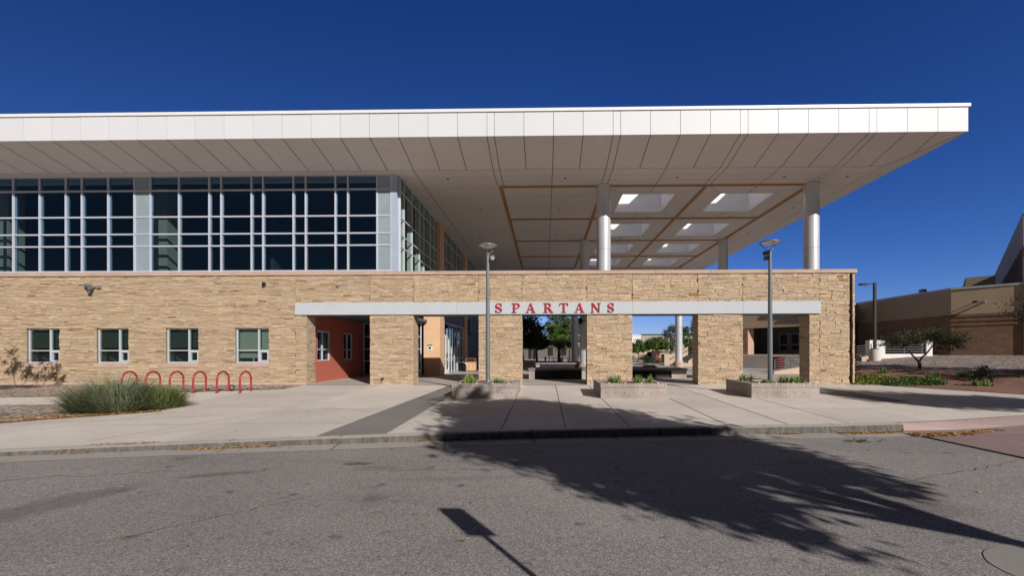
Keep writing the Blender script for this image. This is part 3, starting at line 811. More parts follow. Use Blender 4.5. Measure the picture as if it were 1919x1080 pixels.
# sloping eaves soffit, front / right / back and the solid above
rf.quad((XL0,YCR,ZS),(XCR,YCR,ZS),(XE,YF,ZFB),(XL0,YF,ZFB))
rf.quad((XCR,YCR,ZS),(XCR,YBK-2,ZS),(XE,YBK,ZFB),(XE,YF,ZFB))
rf.quad((XCR,YBK-2,ZS),(XL0,YBK-2,ZS),(XL0,YBK,ZFB),(XE,YBK,ZFB))
rf.quad((XL0,YF+.05,ZDECK+.02),(XE-.05,YF+.05,ZDECK+.02),(XE-.05,YCR+.01,ZDECK+.02),(XL0,YCR+.01,ZDECK+.02))
rf.quad((XCR-.01,YCR,ZDECK+.025),(XE-.05,YCR,ZDECK+.025),(XE-.05,YBK-.05,ZDECK+.025),(XCR-.01,YBK-.05,ZDECK+.025))
rf.quad((XL0,YBK-2.01,ZDECK+.03),(XCR,YBK-2.01,ZDECK+.03),(XCR,YBK-.05,ZDECK+.03),(XL0,YBK-.05,ZDECK+.03))
roof = rf.build('roof', m_soffit, school)
SC = YF/17.8
FJ = []
x = -2.49
while x > XL0: FJ.append(x); x -= 1.2665
FJ = [XL0/SC] + FJ[::-1]
for c in (-2.33,3.06,8.44,13.82):
    if c > -2.3: FJ.append(c-.16)
    FJ.append(c+.16)
    for q in range(1,4):
        xx = c+.16+q*1.265
        if xx < 17.4: FJ.append(xx)
FJ = sorted(set(round(v,3) for v in FJ)); FJ = [v for v in FJ if v < 17.3] + [17.77]
fa = MB(); g = .010
for a, b in zip(FJ, FJ[1:]):
    fa.box(a*SC+g,YF+rnd.uniform(0,.006),ZFB,b*SC-g,YF+.04,ZFT-.135, (lambda k: (.69*k,.69*k,.722*k))(rnd.uniform(.975,1.02)))
yj = [YF+1.265*k for k in range(25)]
for a, b in zip(yj, yj[1:]):
    if b < YBK: fa.box(XE-.04,a+g+.045,ZFB,XE,b-g+.045,ZFT-.135, (.69,.69,.722))
fas = fa.build('fascia', m_sheet, roof)
fb2 = MB(); fb2.box(XL0,YF+.03,ZFB+.004,XE-.03,YF+.1,ZFT-.14); fb2.box(XE-.1,YF+.1,ZFB+.004,XE-.03,YBK,ZFT-.14); fb2.box(XL0,YBK-.1,ZFB+.004,XE-.1,YBK,ZFT-.14)
fb2.build('fascia_backing', m_jointsoft, roof)
ca = MB(); ca.box(XL0,YF-.05,ZFT-.125,XE+.06,YF+.25,ZFT); ca.box(XE-.2,YF+.25,ZFT-.125,XE+.06,YBK+.05,ZFT)
ca.build('roof_edge_cap', m_cap, roof)
# skylight wells above the deck
for a, b in SK:
    for c, d in SKY:
        t = .12; z0, z1 = ZS+.002, 12.72; wl = MB()
        wl.box(a-t,c-t,z0,a,d+t,z1); wl.box(b,c-t,z0,b+t,d+t,z1); wl.box(a,c-t,z0,b,c,z1); wl.box(a,d,z0,b,d+t,z1)
        wl.build('skylight_well', m_well, roof)
# soffit joints
sj = MB(); w = .013
def fl_line(p, q, ww=w, dz=.004):
    d = (Vector(q)-Vector(p)).normalized(); n = Vector((-d.y,d.x))*ww
    sj.add([(v.x,v.y,ZS-dz) for v in (Vector(p)-n,Vector(p)+n,Vector(q)+n,Vector(q)-n)], [(0,1,2,3)])
for xj in FJ[1:-1]:
    if xj > XCR-.05:
        # right-hand panels die into the hip
        t = (xj*SC-XCR)/(XE-XCR)
        if t < 1:
            y1 = YCR + (YF-YCR)*t; z1 = ZS + (ZFB-ZS)*t
            sj.quad((xj*SC-w,YF+.02,ZFB-.012),(xj*SC+w,YF+.02,ZFB-.012),(xj*SC+w,y1,z1-.006),(xj*SC-w,y1,z1-.006))
        continue
    sj.quad((xj*SC-w,YF+.02,ZFB-.012),(xj*SC+w,YF+.02,ZFB-.012),(xj+w,YCR,ZS-.006),(xj-w,YCR,ZS-.006))
sj.quad((XCR-w,YCR-w,ZS-.005),(XE-w,YF,ZFB-.009),(XE+w-.02,YF+.03,ZFB-.009),(XCR+w,YCR+w,ZS-.005))
fl_line((XL0,YCR),(XCR,YCR),.008); fl_line((XCR,YCR),(XCR,YBK-2),.008)
for x in (-6.33,-2.49,-2.17,.35,2.90,3.22,5.75,8.28,8.60,11.14,13.66,13.98):
    y1 = 21.8 if x in (-2.49,-2.17,2.90,3.22,8.28,8.60) else (23.0 if x in (5.75,11.14) else YBK-2.2)
    fl_line((x,YCR),(x,y1), w if x < 13 else .008)
for k in range(3): fl_line((5.75,SKY[k][1]),(5.75,SKY[k+1][0]),.007); fl_line((11.14,SKY[k][1]),(11.14,SKY[k+1][0]),.007)
for a, b in SK:
    for c, d in SKY:
        for (p, q) in (((a,c),(a-1.15,c-1.15)),((b,c),(b+1.15,c-1.15)),((a,d),(a-1.15,d+1.15)),((b,d),(b+1.15,d+1.15))): fl_line(p, q, .007)
for y in [20.7+1.28*k for k in range(20)]: fl_line((-7.0,y),(-2.46,y),.005); 
for y in [20.6,21.2]: fl_line((-2.4,y),(XCR,y),.005)
for y in [23.2,24.6,25.9,28.6,30.0,31.3]: fl_line((-2.2,y),(2.9,y),.006)
for x in (14.9,): fl_line((x,22),(x,YBK-2.2),.006)
for y in [21.9+2.69*k for k in range(9)]: fl_line((14.0,y),(XCR,y),.006)
sj.build('soffit_joint', m_joint, roof)
for x, y in ((-4.9,20.9),(-3.9,25.4),(1.0,20.9),(.9,25.6),(6.6,20.95),(6.6,27.0),(11.9,20.95),(11.9,27.0),(15.0,20.95),(15.0,25.5),(15.0,31.0),(-4.9,31),(.8,31)):
    dl = MB(); dl.lathe([(.065,ZS-.012),(.065,ZS+.01)], x, y, 10)
    dl.build('downlight', m_black, roof)
# ochre ceiling beams
GXB = [-2.33,3.06,8.44,13.82]; GYB = [21.9+5.38*k for k in range(5)]
tb = MB()
for y in GYB: tb.box(-2.42,y-.085,ZS-.055,13.9,y+.085,ZS+.01)
for x in GXB:
    for a, b in zip(GYB, GYB[1:]): tb.box(x-.085,a+.085,ZS-.053,x+.085,b-.085,ZS+.01)
tb.build('ceiling_beam', m_tanbeam, roof)
# round columns
def column(x, y):
    c = MB(); r = .365
    for a, b in ((.62,4.13),(4.142,6.93),(6.942,10.31)): c.lathe([(r-.006,a),(r,a+.006),(r,b-.006),(r-.006,b)], x, y, 40)
    o = c.build('column', m_column, school, smooth=True)
    p = MB(); p.lathe([(.47,0),(.47,.58),(.44,.62),(.3,.625)], x, y, 32); p.build('pedestal', m_coping, o, smooth=True)
for y in (21.9,32.66,43.42):
    for x in (3.06,13.82): column(x, y)

# ------------------------------------------------------------------ raised letters on the beam
def ribbon(m, pts, wid, y0, y1, closed=False):
    P = [Vector(p) for p in pts]; L, Rr = [], []
    for i, p in enumerate(P):
        d = (P[min(i+1,len(P)-1)]-P[max(i-1,0)]).normalized(); n = Vector((-d.y,d.x))*wid[i]/2
        L.append(p+n); Rr.append(p-n)
    for i in range(len(P)-1):
        m.prism_xz([tuple(Rr[i]),tuple(Rr[i+1]),tuple(L[i+1]),tuple(L[i])], y0, y1)
def cr(pts, n=6):
    out = []; P = [pts[0]]+list(pts)+[pts[-1]]
    for i in range(1, len(P)-2):
        for k in range(n):
            t = k/n; a, b, c, d = (Vector(q) for q in P[i-1:i+3])
            out.append(.5*((2*b)+(c-a)*t+(2*a-5*b+4*c-d)*t*t+(3*b-a-3*c+d)*t**3))
    out.append(Vector(pts[-1])); return out
def glyph(ch, x, z, w, h, y):
    m = MB(); dep = .055
    q = lambda pts: [(x+a*w, z+b*h) for a, b in pts]
    cnt = [0]
    def pg(pts):
        cnt[0] += 1; m.prism_xz(q(pts), y-dep-.0015*cnt[0], y)
    def rb(pts, wid):
        p = cr(pts); n = len(p); ws = []
        for i in range(n):
            t = i/(n-1)*(len(wid)-1); k = min(int(t), len(wid)-2); ws.append((wid[k]+(wid[k+1]-wid[k])*(t-k))*h)
        cnt[0] += 1; ribbon(m, [(x+a.x*w, z+a.y*h) for a in p], ws, y-dep-.0015*cnt[0], y)
    if ch == 'S':
        rb([(.84,.74),(.76,.90),(.50,.965),(.22,.90),(.12,.74),(.24,.60),(.52,.49),(.80,.37),(.88,.22),(.76,.08),(.48,.035),(.20,.10),(.10,.27)], [.05,.06,.06,.10,.15,.18,.19,.17,.14,.09,.06,.06,.05])
        pg([(.80,.66),(.90,.66),(.90,.99),(.84,.99)]); pg([(.05,.02),(.11,.02),(.15,.34),(.05,.34)])
    if ch == 'P':
        pg([(.20,.03),(.42,.03),(.42,.97),(.20,.97)]); pg([(.0,0),(.62,0),(.62,.045),(.0,.045)]); pg([(.0,.955),(.45,.955),(.45,1),(.0,1)])
        rb([(.40,.975),(.68,.955),(.90,.86),(.96,.72),(.88,.57),(.66,.485),(.40,.475)], [.045,.07,.13,.15,.12,.06,.045])
    if ch == 'R':
        pg([(.16,.03),(.34,.03),(.34,.97),(.16,.97)]); pg([(.0,0),(.50,0),(.50,.045),(.0,.045)]); pg([(.0,.955),(.36,.955),(.36,1),(.0,1)])
        rb([(.32,.975),(.54,.955),(.70,.87),(.74,.745),(.68,.61),(.52,.53),(.32,.515)], [.045,.07,.13,.15,.12,.06,.045])
        pg([(.44,.51),(.62,.53),(.98,.04),(.98,0),(.78,0)]); pg([(.78,0),(1.08,0),(1.08,.04),(.8,.045)])
    if ch == 'A':
        pg([(.44,1.0),(.56,1.0),(.90,.03),(.70,.03)]); pg([(.44,1.0),(.50,.94),(.17,.03),(.10,.03)])
        pg([(.24,.30),(.72,.30),(.70,.36),(.26,.36)]); pg([(0,0),(.30,0),(.30,.045),(0,.045)]); pg([(.58,0),(1.02,0),(1.02,.045),(.58,.045)])
    if ch == 'T':
        pg([(.40,.03),(.60,.03),(.60,.96),(.40,.96)]); pg([(.02,.94),(.98,.94),(.98,1),(.02,1)]); pg([(.24,0),(.76,0),(.76,.045),(.24,.045)])
        pg([(.0,.72),(.05,.72),(.12,.95),(.02,.95)]); pg([(.95,.72),(1,.72),(.98,.95),(.88,.95)])
    if ch == 'N':
        pg([(.13,.03),(.20,.03),(.20,.97),(.13,.97)]); pg([(.80,.0),(.87,.0),(.87,.97),(.80,.97)]); pg([(.06,1),(.26,1),(.87,.06),(.87,0),(.80,0),(.1,.96)])
        pg([(.0,0),(.34,0),(.34,.045),(0,.045)]); pg([(.66,.955),(1,.955),(1,1),(.66,1)])
    return m
sign = thing('wall_lettering', 'eight spaced red serif capitals fixed to the pale beam', 'lettering', (0,YW-.10,3.49))
for ch, a, b in zip('SPARTANS', (-2.384,-1.587,-.907,-.062,.718,1.434,2.212,3.015), (-2.075,-1.243,-.472,.36,1.089,1.878,2.653,3.295)):
    o = glyph(ch, a-.02, 3.50, b-a+.03, .445, YW-.101).build('letter', m_letter, sign)

# ------------------------------------------------------------------ small fittings on the stone wall
fl0 = thing('wall_floodlight', 'twin-head silver floodlight on the stone wall above the left windows', 'floodlight', (-22.1,YW-.03,4.83))
def lathe_axis(m, prof, p, d, n=16):
    """profile (r, t) turned about the axis p + d t"""
    d = Vector(d).normalized(); a = d.cross(Vector((0,0,1)))
    if a.length < 1e-4: a = Vector((1,0,0))
    a.normalize(); b = d.cross(a); vs = []; fs = []
    for r, t in prof:
        for k in range(n):
            w = 2*PI*k/n; vs.append(tuple(Vector(p)+d*t+(a*math.cos(w)+b*math.sin(w))*r))
    for j in range(len(prof)-1):
        for k in range(n): fs.append((j*n+k, j*n+(k+1)%n, (j+1)*n+(k+1)%n, (j+1)*n+k))
    m.add(vs, fs)
def floodhead(p, d, rim, lens, r=.105):
    m = MB(); lathe_axis(m, [(.0,-.02),(.06,-.02),(.075,.04),(r,.20),(r+.008,.25),(r-.015,.25),(r-.02,.18),(0,.15)], p, d)
    o = m.build('lamp_head', rim, fl0, smooth=True)
    m = MB(); lathe_axis(m, [(0,.185),(r-.02,.185)], p, d); m.build('lens', lens, o)
floodhead((-22.2,YW-.12,4.84), (-.55,-.75,.1), m_flood, m_black); floodhead((-22.17,YW-.14,4.76), (-.1,-.9,-.45), m_flood, m_black)
m = MB(); m.box(-22.0,YW-.12,4.76,-21.82,YW-.03,4.90); m.tube([(-22.0,YW-.08,4.82),(-22.2,YW-.12,4.82)], .03, 8); m.build('bracket', m_silver, fl0)
c = thing('security_camera', 'small black dome camera under the coping of the stone wall', 'camera', (-13.69,YW-.04,4.92))
m = MB(); lathe_axis(m, [(.0,0),(.10,0),(.105,.05),(.09,.09)], (-13.69,YW-.03,4.93), (0,-1,0)); m.build('housing', m_silver, c, smooth=True)
m = MB(); lathe_axis(m, [(.088,.085),(.08,.13),(.055,.165),(.0,.18)], (-13.69,YW-.03,4.93), (0,-1,-.15)); m.build('dome', m_black, c, smooth=True)
m = MB(); m.bevbox(-10.14,YW-.10,4.78,-10.04,YW-.03,4.9,.015); m.lathe([(.02,4.75),(.02,4.79)],-10.09,YW-.06,8)
tag(m.build('junction_box', m_silver), 'tiny grey junction box on the stone wall above the beam', 'box')
hb = MB(); lathe_axis(hb, [(.0,0),(.05,0),(.05,.02),(.025,.03),(.02,.10),(.03,.10),(.03,.14),(0,.14)], (-7.9,YW-.03,.30), (0,-1,0), 10); hb.tube([(-7.9,YW-.12,.30),(-7.9,YW-.15,.24),(-7.9,YW-.15,.19)], .022, 8); hb.box(-7.95,YW-.13,.35,-7.85,YW-.11,.37)
tag(hb.build('hose_tap', m_dark, smooth=True), 'dark hose tap low on the stone pier left of the entrance', 'tap')
# sign on the ochre pillar
sg = thing('pillar_sign', 'small green and white notice on the ochre pillar', 'sign', (-7.7,27.72,1.85))
m = MB(); m.box(-7.88,27.69,1.72,-7.55,27.717,2.0); m.build('board', m_white, sg)
m = MB(); m.box(-7.88,27.685,2.003,-7.55,27.715,2.11); m.build('green_band', M('green_vinyl', (.05,.30,.08), .5), sg)
m = MB(); lathe_axis(m, [(0,0),(.085,0),(.085,.004)], (-7.715,27.688,1.87), (0,-1,0), 18); m.build('dark_disc', m_black, sg)
# loudspeakers on the columns
for i, (x, y, lab) in enumerate(((12.98,43.42,'black loudspeaker on the left side of the far sunlit column'),(14.6,43.42,'black loudspeaker on the right side of the far sunlit column'),(2.68,32.3,'black loudspeaker on the shaded column pair seen under the lettering'))):
    t = thing('loudspeaker', lab, 'speaker', (x,y-.1,3.95), 'loudspeakers on the canopy columns')
    m = MB(); m.bevbox(x-.14,y-.32,3.75,x+.14,y-.06,4.22,.03); m.build('cabinet', m_black, t)
    m = MB(); sx = 1 if x in (12.98,2.68) else -1; m.tube([(x,y-.15,4.0),(x+sx*.5,y-.1,4.0)], .035, 6); m.build('bracket', m_dark, t)

# ------------------------------------------------------------------ planters, lamps and their plants
PL = [(-3.42,-1.05,15.22,17.5,'leftmost block planter, dappled by tree shade beside the dark paving band'),(2.02,4.40,15.22,17.57,'middle block planter, fully sunlit and without a lamp post'),(7.53,9.98,15.35,17.5,'rightmost block planter, with a lamp post and a dark shaded left side')]
for x0, x1, y0, y1, lab in PL:
    t = thing('block_planter', lab, 'planter', ((x0+x1)/2,(y0+y1)/2,gz(y0)), 'square block planters in front of the wall')
    zt = gz(15.22)+.545; zb = gz(y0)-.15; w = .22; zr = zt-.15
    m = MB(); e = .012
    for a, b, c, d in ((x0,y0,x1,y0+w),(x0,y1-w,x1,y1),(x0,y0+w,x0+w,y1-w),(x1-w,y0+w,x1,y1-w)): m.box(a,b,zb,c,d,zr-.012)
    m.box(x0+.02,y0+.02,zr-.03,x1-.02,y0+w-.01,zr); m.box(x0+.02,y1-w+.01,zr-.03,x1-.02,y1-.02,zr); m.box(x0+.02,y0+w,zr-.03,x0+w-.02,y1-w,zr); m.box(x1-w+.02,y0+w,zr-.03,x1-.02,y1-w,zr)
    m.build('wall', m_planter, t)
    # rim: upright ribbed blocks
    m = MB(); n = 26
    for k in range(n):
        a = x0-e+(x1-x0+2*e)*k/n; b = x0-e+(x1-x0+2*e)*(k+1)/n
        m.box(a+.004,y0-e+rnd.uniform(-.006,.006),zr,b-.004,y0+w,zt+rnd.uniform(-.004,.004)); m.box(a+.004,y1-w,zr,b-.004,y1+e,zt+rnd.uniform(-.004,.004))
    for k in range(n-4):
        a = y0+w+(y1-y0-2*w)*k/(n-4); b = y0+w+(y1-y0-2*w)*(k+1)/(n-4)
        m.box(x0-e+rnd.uniform(-.006,.006),a+.004,zr,x0+w,b-.004,zt+rnd.uniform(-.004,.004)); m.box(x1-w,a+.004,zr,x1+e,b-.004,zt)
    m.build('rim', m_planter, t)
    m = MB()
    for k in range(7):
        xx = x0+.2+(x1-x0-.4)*k/6; m.box(xx-.014,y0-.003,zr-.22,xx+.014,y0+.01,zr-.19)
    m.build('weep_hole', m_joint, t)
    # studs on the rim
    m = MB()
    for k in range(4):
        xx = x0+.3+(x1-x0-.6)*k/3; m.lathe([(.03,zt),(.03,zt+.025),(.012,zt+.035)], xx, y0+.06, 8); m.lathe([(.03,zt),(.03,zt+.025),(.012,zt+.035)], xx, y1-.06, 8)
    m.build('rim_stud', m_white, t)
    g = MB(); N = 14; pts = []
    for j in range(N+1):
        for i in range(N+1):
            x = x0+w-.01+(x1-x0-2*w+.02)*i/N; y = y0+w-.01+(y1-y0-2*w+.02)*j/N
            pts.append((x,y,zt-.07+.06*noise.noise(Vector((x*2.1,y*2.1,1)))+.05*math.sin(PI*i/N)*math.sin(PI*j/N)))
    g.add(pts, [(j*(N+1)+i,j*(N+1)+i+1,(j+1)*(N+1)+i+1,(j+1)*(N+1)+i) for j in range(N) for i in range(N)])
    g.build('mulch', m_mulch, t, smooth=True)
ZP = gz(15.22)+.46
def lamp(x, y, ztop, side, lab):
    t = thing('lamp_post', lab, 'lamp post', (x,y,ZP), 'plaza lamp posts in the planters')
    m = MB(); m.bevbox(x-.28,y-.28,ZP-.3,x+.28,y+.28,ZP+.0,.02); m.build('footing', m_coping, t)
    m = MB(); zp = ztop-.36
    m.lathe([(.088,ZP),(.085,ZP+1.6),(.062,zp-.6),(.055,zp)], x, y, 20); m.build('pole', m_pole, t, smooth=True)
    m = MB(); m.lathe([(.18,ZP),(.18,ZP+.05),(.15,ZP+.075),(.10,ZP+.09),(.095,ZP+.16),(.086,ZP+.17)], x, y, 20); m.build('base_flange', m_pole, t, smooth=True)
    m = MB(); m.lathe([(.0,ztop+.075),(.10,ztop+.07),(.33,ztop+.02),(.365,ztop),(.365,ztop-.03),(.335,ztop-.03),(.325,ztop-.005),(0,ztop)], x, y, 32, cap=False)
    h = m.build('lamp_head', m_pole, t, smooth=True)
    m = MB(); m.lathe([(.325,ztop-.008),(.25,ztop-.05),(.12,ztop-.09),(.0,ztop-.10)], x, y, 28, cap=False); m.build('lens', m_lens, h, smooth=True)
    m = MB(); m.lathe([(.06,zp-.02),(.07,zp),(.07,zp+.05),(.03,zp+.07)], x, y, 16); m.build('hub', m_pole, t, smooth=True)
    for k in range(3):
        a = .5+2*PI*k/3; m = MB()
        m.tube([(x+.04*math.cos(a),y+.04*math.sin(a),zp+.02),(x+.2*math.cos(a),y+.2*math.sin(a),zp+.17),(x+.35*math.cos(a),y+.35*math.sin(a),ztop-.02)], .015, 6); m.build('arm', m_pole, t)
    return t
lamp(-2.22,16.05,5.72,1,'left lamp post with a shallow dish head, in the shaded planter'); lamp(8.52,15.95,5.76,-1,'right lamp post with a shallow dish head, seen against the sky')
def spot(x, y, z, dx, lab):
    t = thing('spotlight', lab, 'spotlight', (x,y,z), 'spotlights clamped to the lamp posts')
    m = MB(); m.box(x-.07,y-.06,z-.09,x+.07,y+.06,z+.05); lathe_axis(m, [(.0,0),(.07,0),(.085,.12),(.0,.11)], (x,y-.05,z-.02), (dx*.4,-1,-.25), 12); m.build('housing', m_silver if dx > 0 else m_black, t, smooth=False)
    m = MB(); m.tube([(x-dx*.12,y,z),(x,y,z)], .025, 6); m.build('clamp', m_pole, t)
spot(-2.05,16.03,5.26,1,'small grey spotlight on the left lamp post just under its head')
spot(8.34,15.93,5.35,-1,'upper black spotlight clamped below the dish of the right lamp post'); spot(8.36,15.91,5.16,-1,'lower black spotlight clamped on the right lamp post')

def blade(m, p, ang, lean, L, w, col, curl=.5, seg=4):
    d = Vector((math.cos(ang),math.sin(ang),0)); sdir = Vector((-math.sin(ang),math.cos(ang),0)); vs = []
    pos = Vector(p); el = PI/2-lean
    for i in range(seg+1):
        t = i/seg; ww = w*(1-t)**.7*.5 + .001
        vs.append(tuple(pos-sdir*ww)); vs.append(tuple(pos+sdir*ww))
        e = el - curl*t*t*1.6
        pos = pos + (d*math.cos(e)+Vector((0,0,1))*math.sin(e))*(L/seg)
    m.add(vs, [(2*i,2*i+1,2*i+3,2*i+2) for i in range(seg)], col)
def vcol(c, k=.2):
    f = 1+rnd.uniform(-k,k); return (c[0]*f*rnd.uniform(.9,1.1), c[1]*f, c[2]*f*rnd.uniform(.85,1.15))
def iris(name, lab, cat, x, y, z, r, h, n, c, group=None, w=.035, lean=.55, curl=.3):
    t = MB()
    if group == IRG: n = int(n*1.7); h *= 1.2; w = .05; c = tuple(v*1.35 for v in c)
    fans = max(2, n//9)
    cs = [(x+rnd.uniform(-r,r)*.75, y+rnd.uniform(-r,r)*.6) for _ in range(fans)]
    for k in range(n):
        fx, fy = cs[k % fans]
        blade(t, (fx+rnd.uniform(-.05,.05),fy+rnd.uniform(-.05,.05),z-.03), rnd.uniform(0,2*PI), abs(rnd.gauss(0,lean*.6))+.05, h*rnd.uniform(.6,1.1), w*rnd.uniform(.7,1.2), vcol(c,.3) if rnd.random() > .1 else (.34,.28,.12), curl*rnd.uniform(.3,1.8))
    o = t.build(name, m_blade); return tag(o, lab, cat, group)
IRG = 'iris clumps in the planters'; GI = (.13,.21,.055)
iris('iris_clump','tall iris clump left of the left lamp post','plant',-2.86,15.9,ZP,.22,.42,40,(.19,.26,.07),IRG)
iris('iris_clump','low iris clump right of the left lamp post','plant',-1.75,15.8,ZP,.25,.28,34,GI,IRG)
iris('iris_clump','dense iris clump at the left of the middle planter','plant',2.62,15.85,ZP,.26,.36,60,(.12,.20,.05),IRG)
iris('iris_clump','iris clump at the centre right of the middle planter','plant',3.47,15.85,ZP,.22,.36,44,GI,IRG)
iris('iris_clump','sparse iris at the far right of the middle planter','plant',3.93,15.8,ZP,.14,.36,18,(.18,.26,.08),IRG)
iris('iris_clump','iris clump in the left rear of the right planter','plant',7.98,16.6,ZP,.26,.36,44,GI,IRG)
iris('iris_clump','low iris clump between the left end and the lamp of the right planter','plant',8.32,15.85,ZP,.22,.24,40,GI,IRG)
iris('iris_clump','iris clump just right of the right lamp post','plant',9.0,15.95,ZP,.22,.34,46,(.12,.19,.05),IRG)
iris('iris_clump','iris clump at the right end of the right planter','plant',9.48,15.9,ZP,.24,.34,50,(.12,.20,.05),IRG)

# ------------------------------------------------------------------ bike racks
RK = ['first bike rack hoop from the left, half hidden by the grass','second bike rack hoop from the left, rising behind the grass','third bike rack hoop from the left, at the edge of the grass','fourth bike rack hoop from the left, clear of the grass','fifth bike rack hoop, with a black lock at its foot','last bike rack hoop, farthest from the grass']
rack = thing('bike_rack', RK[0], 'bike rack', (0,0,0), 'red bike rack hoops along the wall')
m = MB(); L = .64; h = .87; r = L/2
pts = [(0,0,0),(0,0,h-r)] + [(0,r-r*math.cos(PI*k/12),h-r+r*math.sin(PI*k/12)) for k in range(1,12)] + [(0,L,h-r),(0,L,.0)]
m.tube(pts, .037, 12); m.build('hoop', m_redpaint, rack, smooth=True)
for y in (0, L):
    m = MB(); m.lathe([(.075,0),(.075,.012),(.045,.016)], 0, y, 14); m.build('foot_plate', m_redpaint, rack)
for i, x in enumerate((-17.34,-16.34,-15.34,-14.37,-13.39,-12.44)):
    o = rack if i == 0 else copy_tree(rack)
    o['label'] = RK[i]; o.location = (x,16.75,gz(16.75)+.002); o.rotation_euler = (math.atan(-.0248),0,0)
m = MB(); m.tube([(-13.29+.1*math.cos(a),17.43+.02*math.sin(2*a),gz(17.4)+.14+.12*math.sin(a)) for a in [2*PI*k/14 for k in range(15)]], .022, 6); m.box(-13.33,17.40,gz(17.4)+.0,-13.25,17.46,gz(17.4)+.06)
tag(m.build('bike_lock', m_black, smooth=True), 'black bike lock left hanging at the foot of a red hoop', 'bike lock')

# ------------------------------------------------------------------ big grass clump on the left
def clump(name, lab, x, y, rx, ry, L, n, c, dead=.06, group=None):
    t = MB()
    for k in range(n):
        a = rnd.uniform(0,2*PI); q = math.sqrt(rnd.random()); px = x+rx*q*math.cos(a)*.62; py = y+ry*q*math.sin(a)*.62
        out = math.atan2((py-y)/ry, (px-x)/rx)+rnd.gauss(0,.55); lean = .12+1.05*q*rnd.uniform(.4,1.15)
        cc = vcol(c,.28) if rnd.random() > dead else (.34*rnd.uniform(.7,1.2),.25,.11)
        blade(t, (px,py,gz(py)-.02), out, lean, L*(rnd.uniform(.5,1.05) if rnd.random() < .9 else rnd.uniform(1.05,1.3)), .027*rnd.uniform(.7,1.4), cc, rnd.uniform(.1,.55), 4)
    o = t.build(name, m_blade); return tag(o, lab, 'ornamental grass', group)
GRP = 'ornamental grass clumps by the bike racks'
clump('grass_clump','big grey-green grass clump in the middle of the left bed',-12.85,12.4,.95,.8,1.12,2600,(.20,.24,.145),.08,GRP)
clump('grass_clump','grey-green grass clump at the left tip of the bed group',-13.65,12.35,.72,.65,.88,1700,(.20,.235,.135),.08,GRP)
clump('grass_clump','brighter green grass clump at the right tip of the bed',-12.2,12.95,.72,.65,.80,1700,(.215,.27,.10),.06,GRP)
yf = MB()
for x, y, z in ((-13.1,11.75,.28),(-12.65,11.75,.12),(-12.3,11.85,-.12),(-12.95,11.8,.55)): blade(yf, (x,y,z), rnd.uniform(0,6), 1.3, .13, .045, (.62,.42,.02), .3, 3)
tag(yf.build('fallen_yellow_leaves', m_blade), 'few yellow leaves caught in the grey-green grass', 'leaves', None, 'stuff')

# fallen leaves: along the kerb, round the grass
lv = MB()
def leaves(n, f, s=.03, cols=((.48,.26,.07),(.42,.21,.05),(.55,.36,.14),(.30,.15,.05))):
    for _ in range(n):
        x, y, z = f(); a = rnd.uniform(0,2*PI); c = rnd.choice(cols); k = s*rnd.uniform(.6,1.5); tz = rnd.uniform(-.5,.5)
        u = Vector((math.cos(a),math.sin(a),tz*.6))*k; v = Vector((-math.sin(a),math.cos(a),rnd.uniform(-.5,.5)))*k*.55; p = Vector((x,y,z+k*.25))
        lv.add([tuple(p-u),tuple(p-v),tuple(p+u),tuple(p+v)], [(0,1,2,3)], tuple(q*rnd.uniform(.7,1.25) for q in c))
def kerbpatch(x0, x1, depth, pw=1.0):
    def f():
        t = (rnd.random()+rnd.random())/2; x = x0+(x1-x0)*t; y = along(foot, x)[1]-abs(rnd.gauss(0,depth*.5)); return x, y, rz(y)+.015
    return f
leaves(420, kerbpatch(-7.6,-5.4,.09)); leaves(70, kerbpatch(-9.6,-8.9,.05)); leaves(90, kerbpatch(-3.1,-2.5,.05)); leaves(110, kerbpatch(-2.3,-1.5,.06)); leaves(170, kerbpatch(5.6,6.3,.08)); leaves(1300, kerbpatch(7.1,9.9,.20) if False else kerbpatch(7.1,8.95,.16))
def redpatch():
    t = rnd.random(); x = 8.7+2.6*t; a = along(offs(R2,.55), max(x,9.3)) or (x,10.2); y = a[1]-abs(rnd.gauss(0,.16*(1-t*.6)))+.05; return x, y, rz(y)+.03+.02*t
leaves(1200, redpatch, .036)
def bedleaf():
    x = rnd.uniform(-17.5,-11.7); t = rnd.random()**1.5
    edge = along([(-17.5,8.6),(-14.43,9.98),(-13.98,10.45),(-13.24,11.11),(-12.43,11.6),(-11.6,12.25)], x)[1]
    y = edge + .05 + t*1.6; return x, y, gz(y)+.015
leaves(2600, bedleaf, .026); 
def edgeleaf():
    x = rnd.uniform(-15.5,-11.5); edge = along([(-17.5,8.6),(-14.43,9.98),(-13.98,10.45),(-13.24,11.11),(-12.43,11.6),(-11.4,12.3)], x)[1]
    y = edge+abs(rnd.gauss(0,.12)); return x, y, gz(y)+.015
leaves(1500, edgeleaf, .028)
leaves(500, lambda: (lambda x, y: (x,y,gz(y)+.015))(rnd.uniform(-22,-16), rnd.uniform(15.2,18.5)), .026)
leaves(160, lambda: (lambda x: (x, 9.0+.17*(x+8)+rnd.uniform(-.1,.1)-.55, gz(8.5)+.012))(rnd.uniform(-9.2,-8.0)), .02)
leaves(60, lambda: (lambda x, y: (x,y,rz(y)+.006))(rnd.uniform(-8,9), rnd.uniform(4,9.3)), .022)
leaves(120, lambda: (lambda x, y: (x,y,gz(y)+.01))(rnd.uniform(-10,10), rnd.uniform(10,19)), .018)
tag(lv.build('fallen_leaves', m_leaflitter), 'brown fallen leaves gathered along the kerb and the planting edges', 'leaf litter', None, 'stuff')
g = MB()
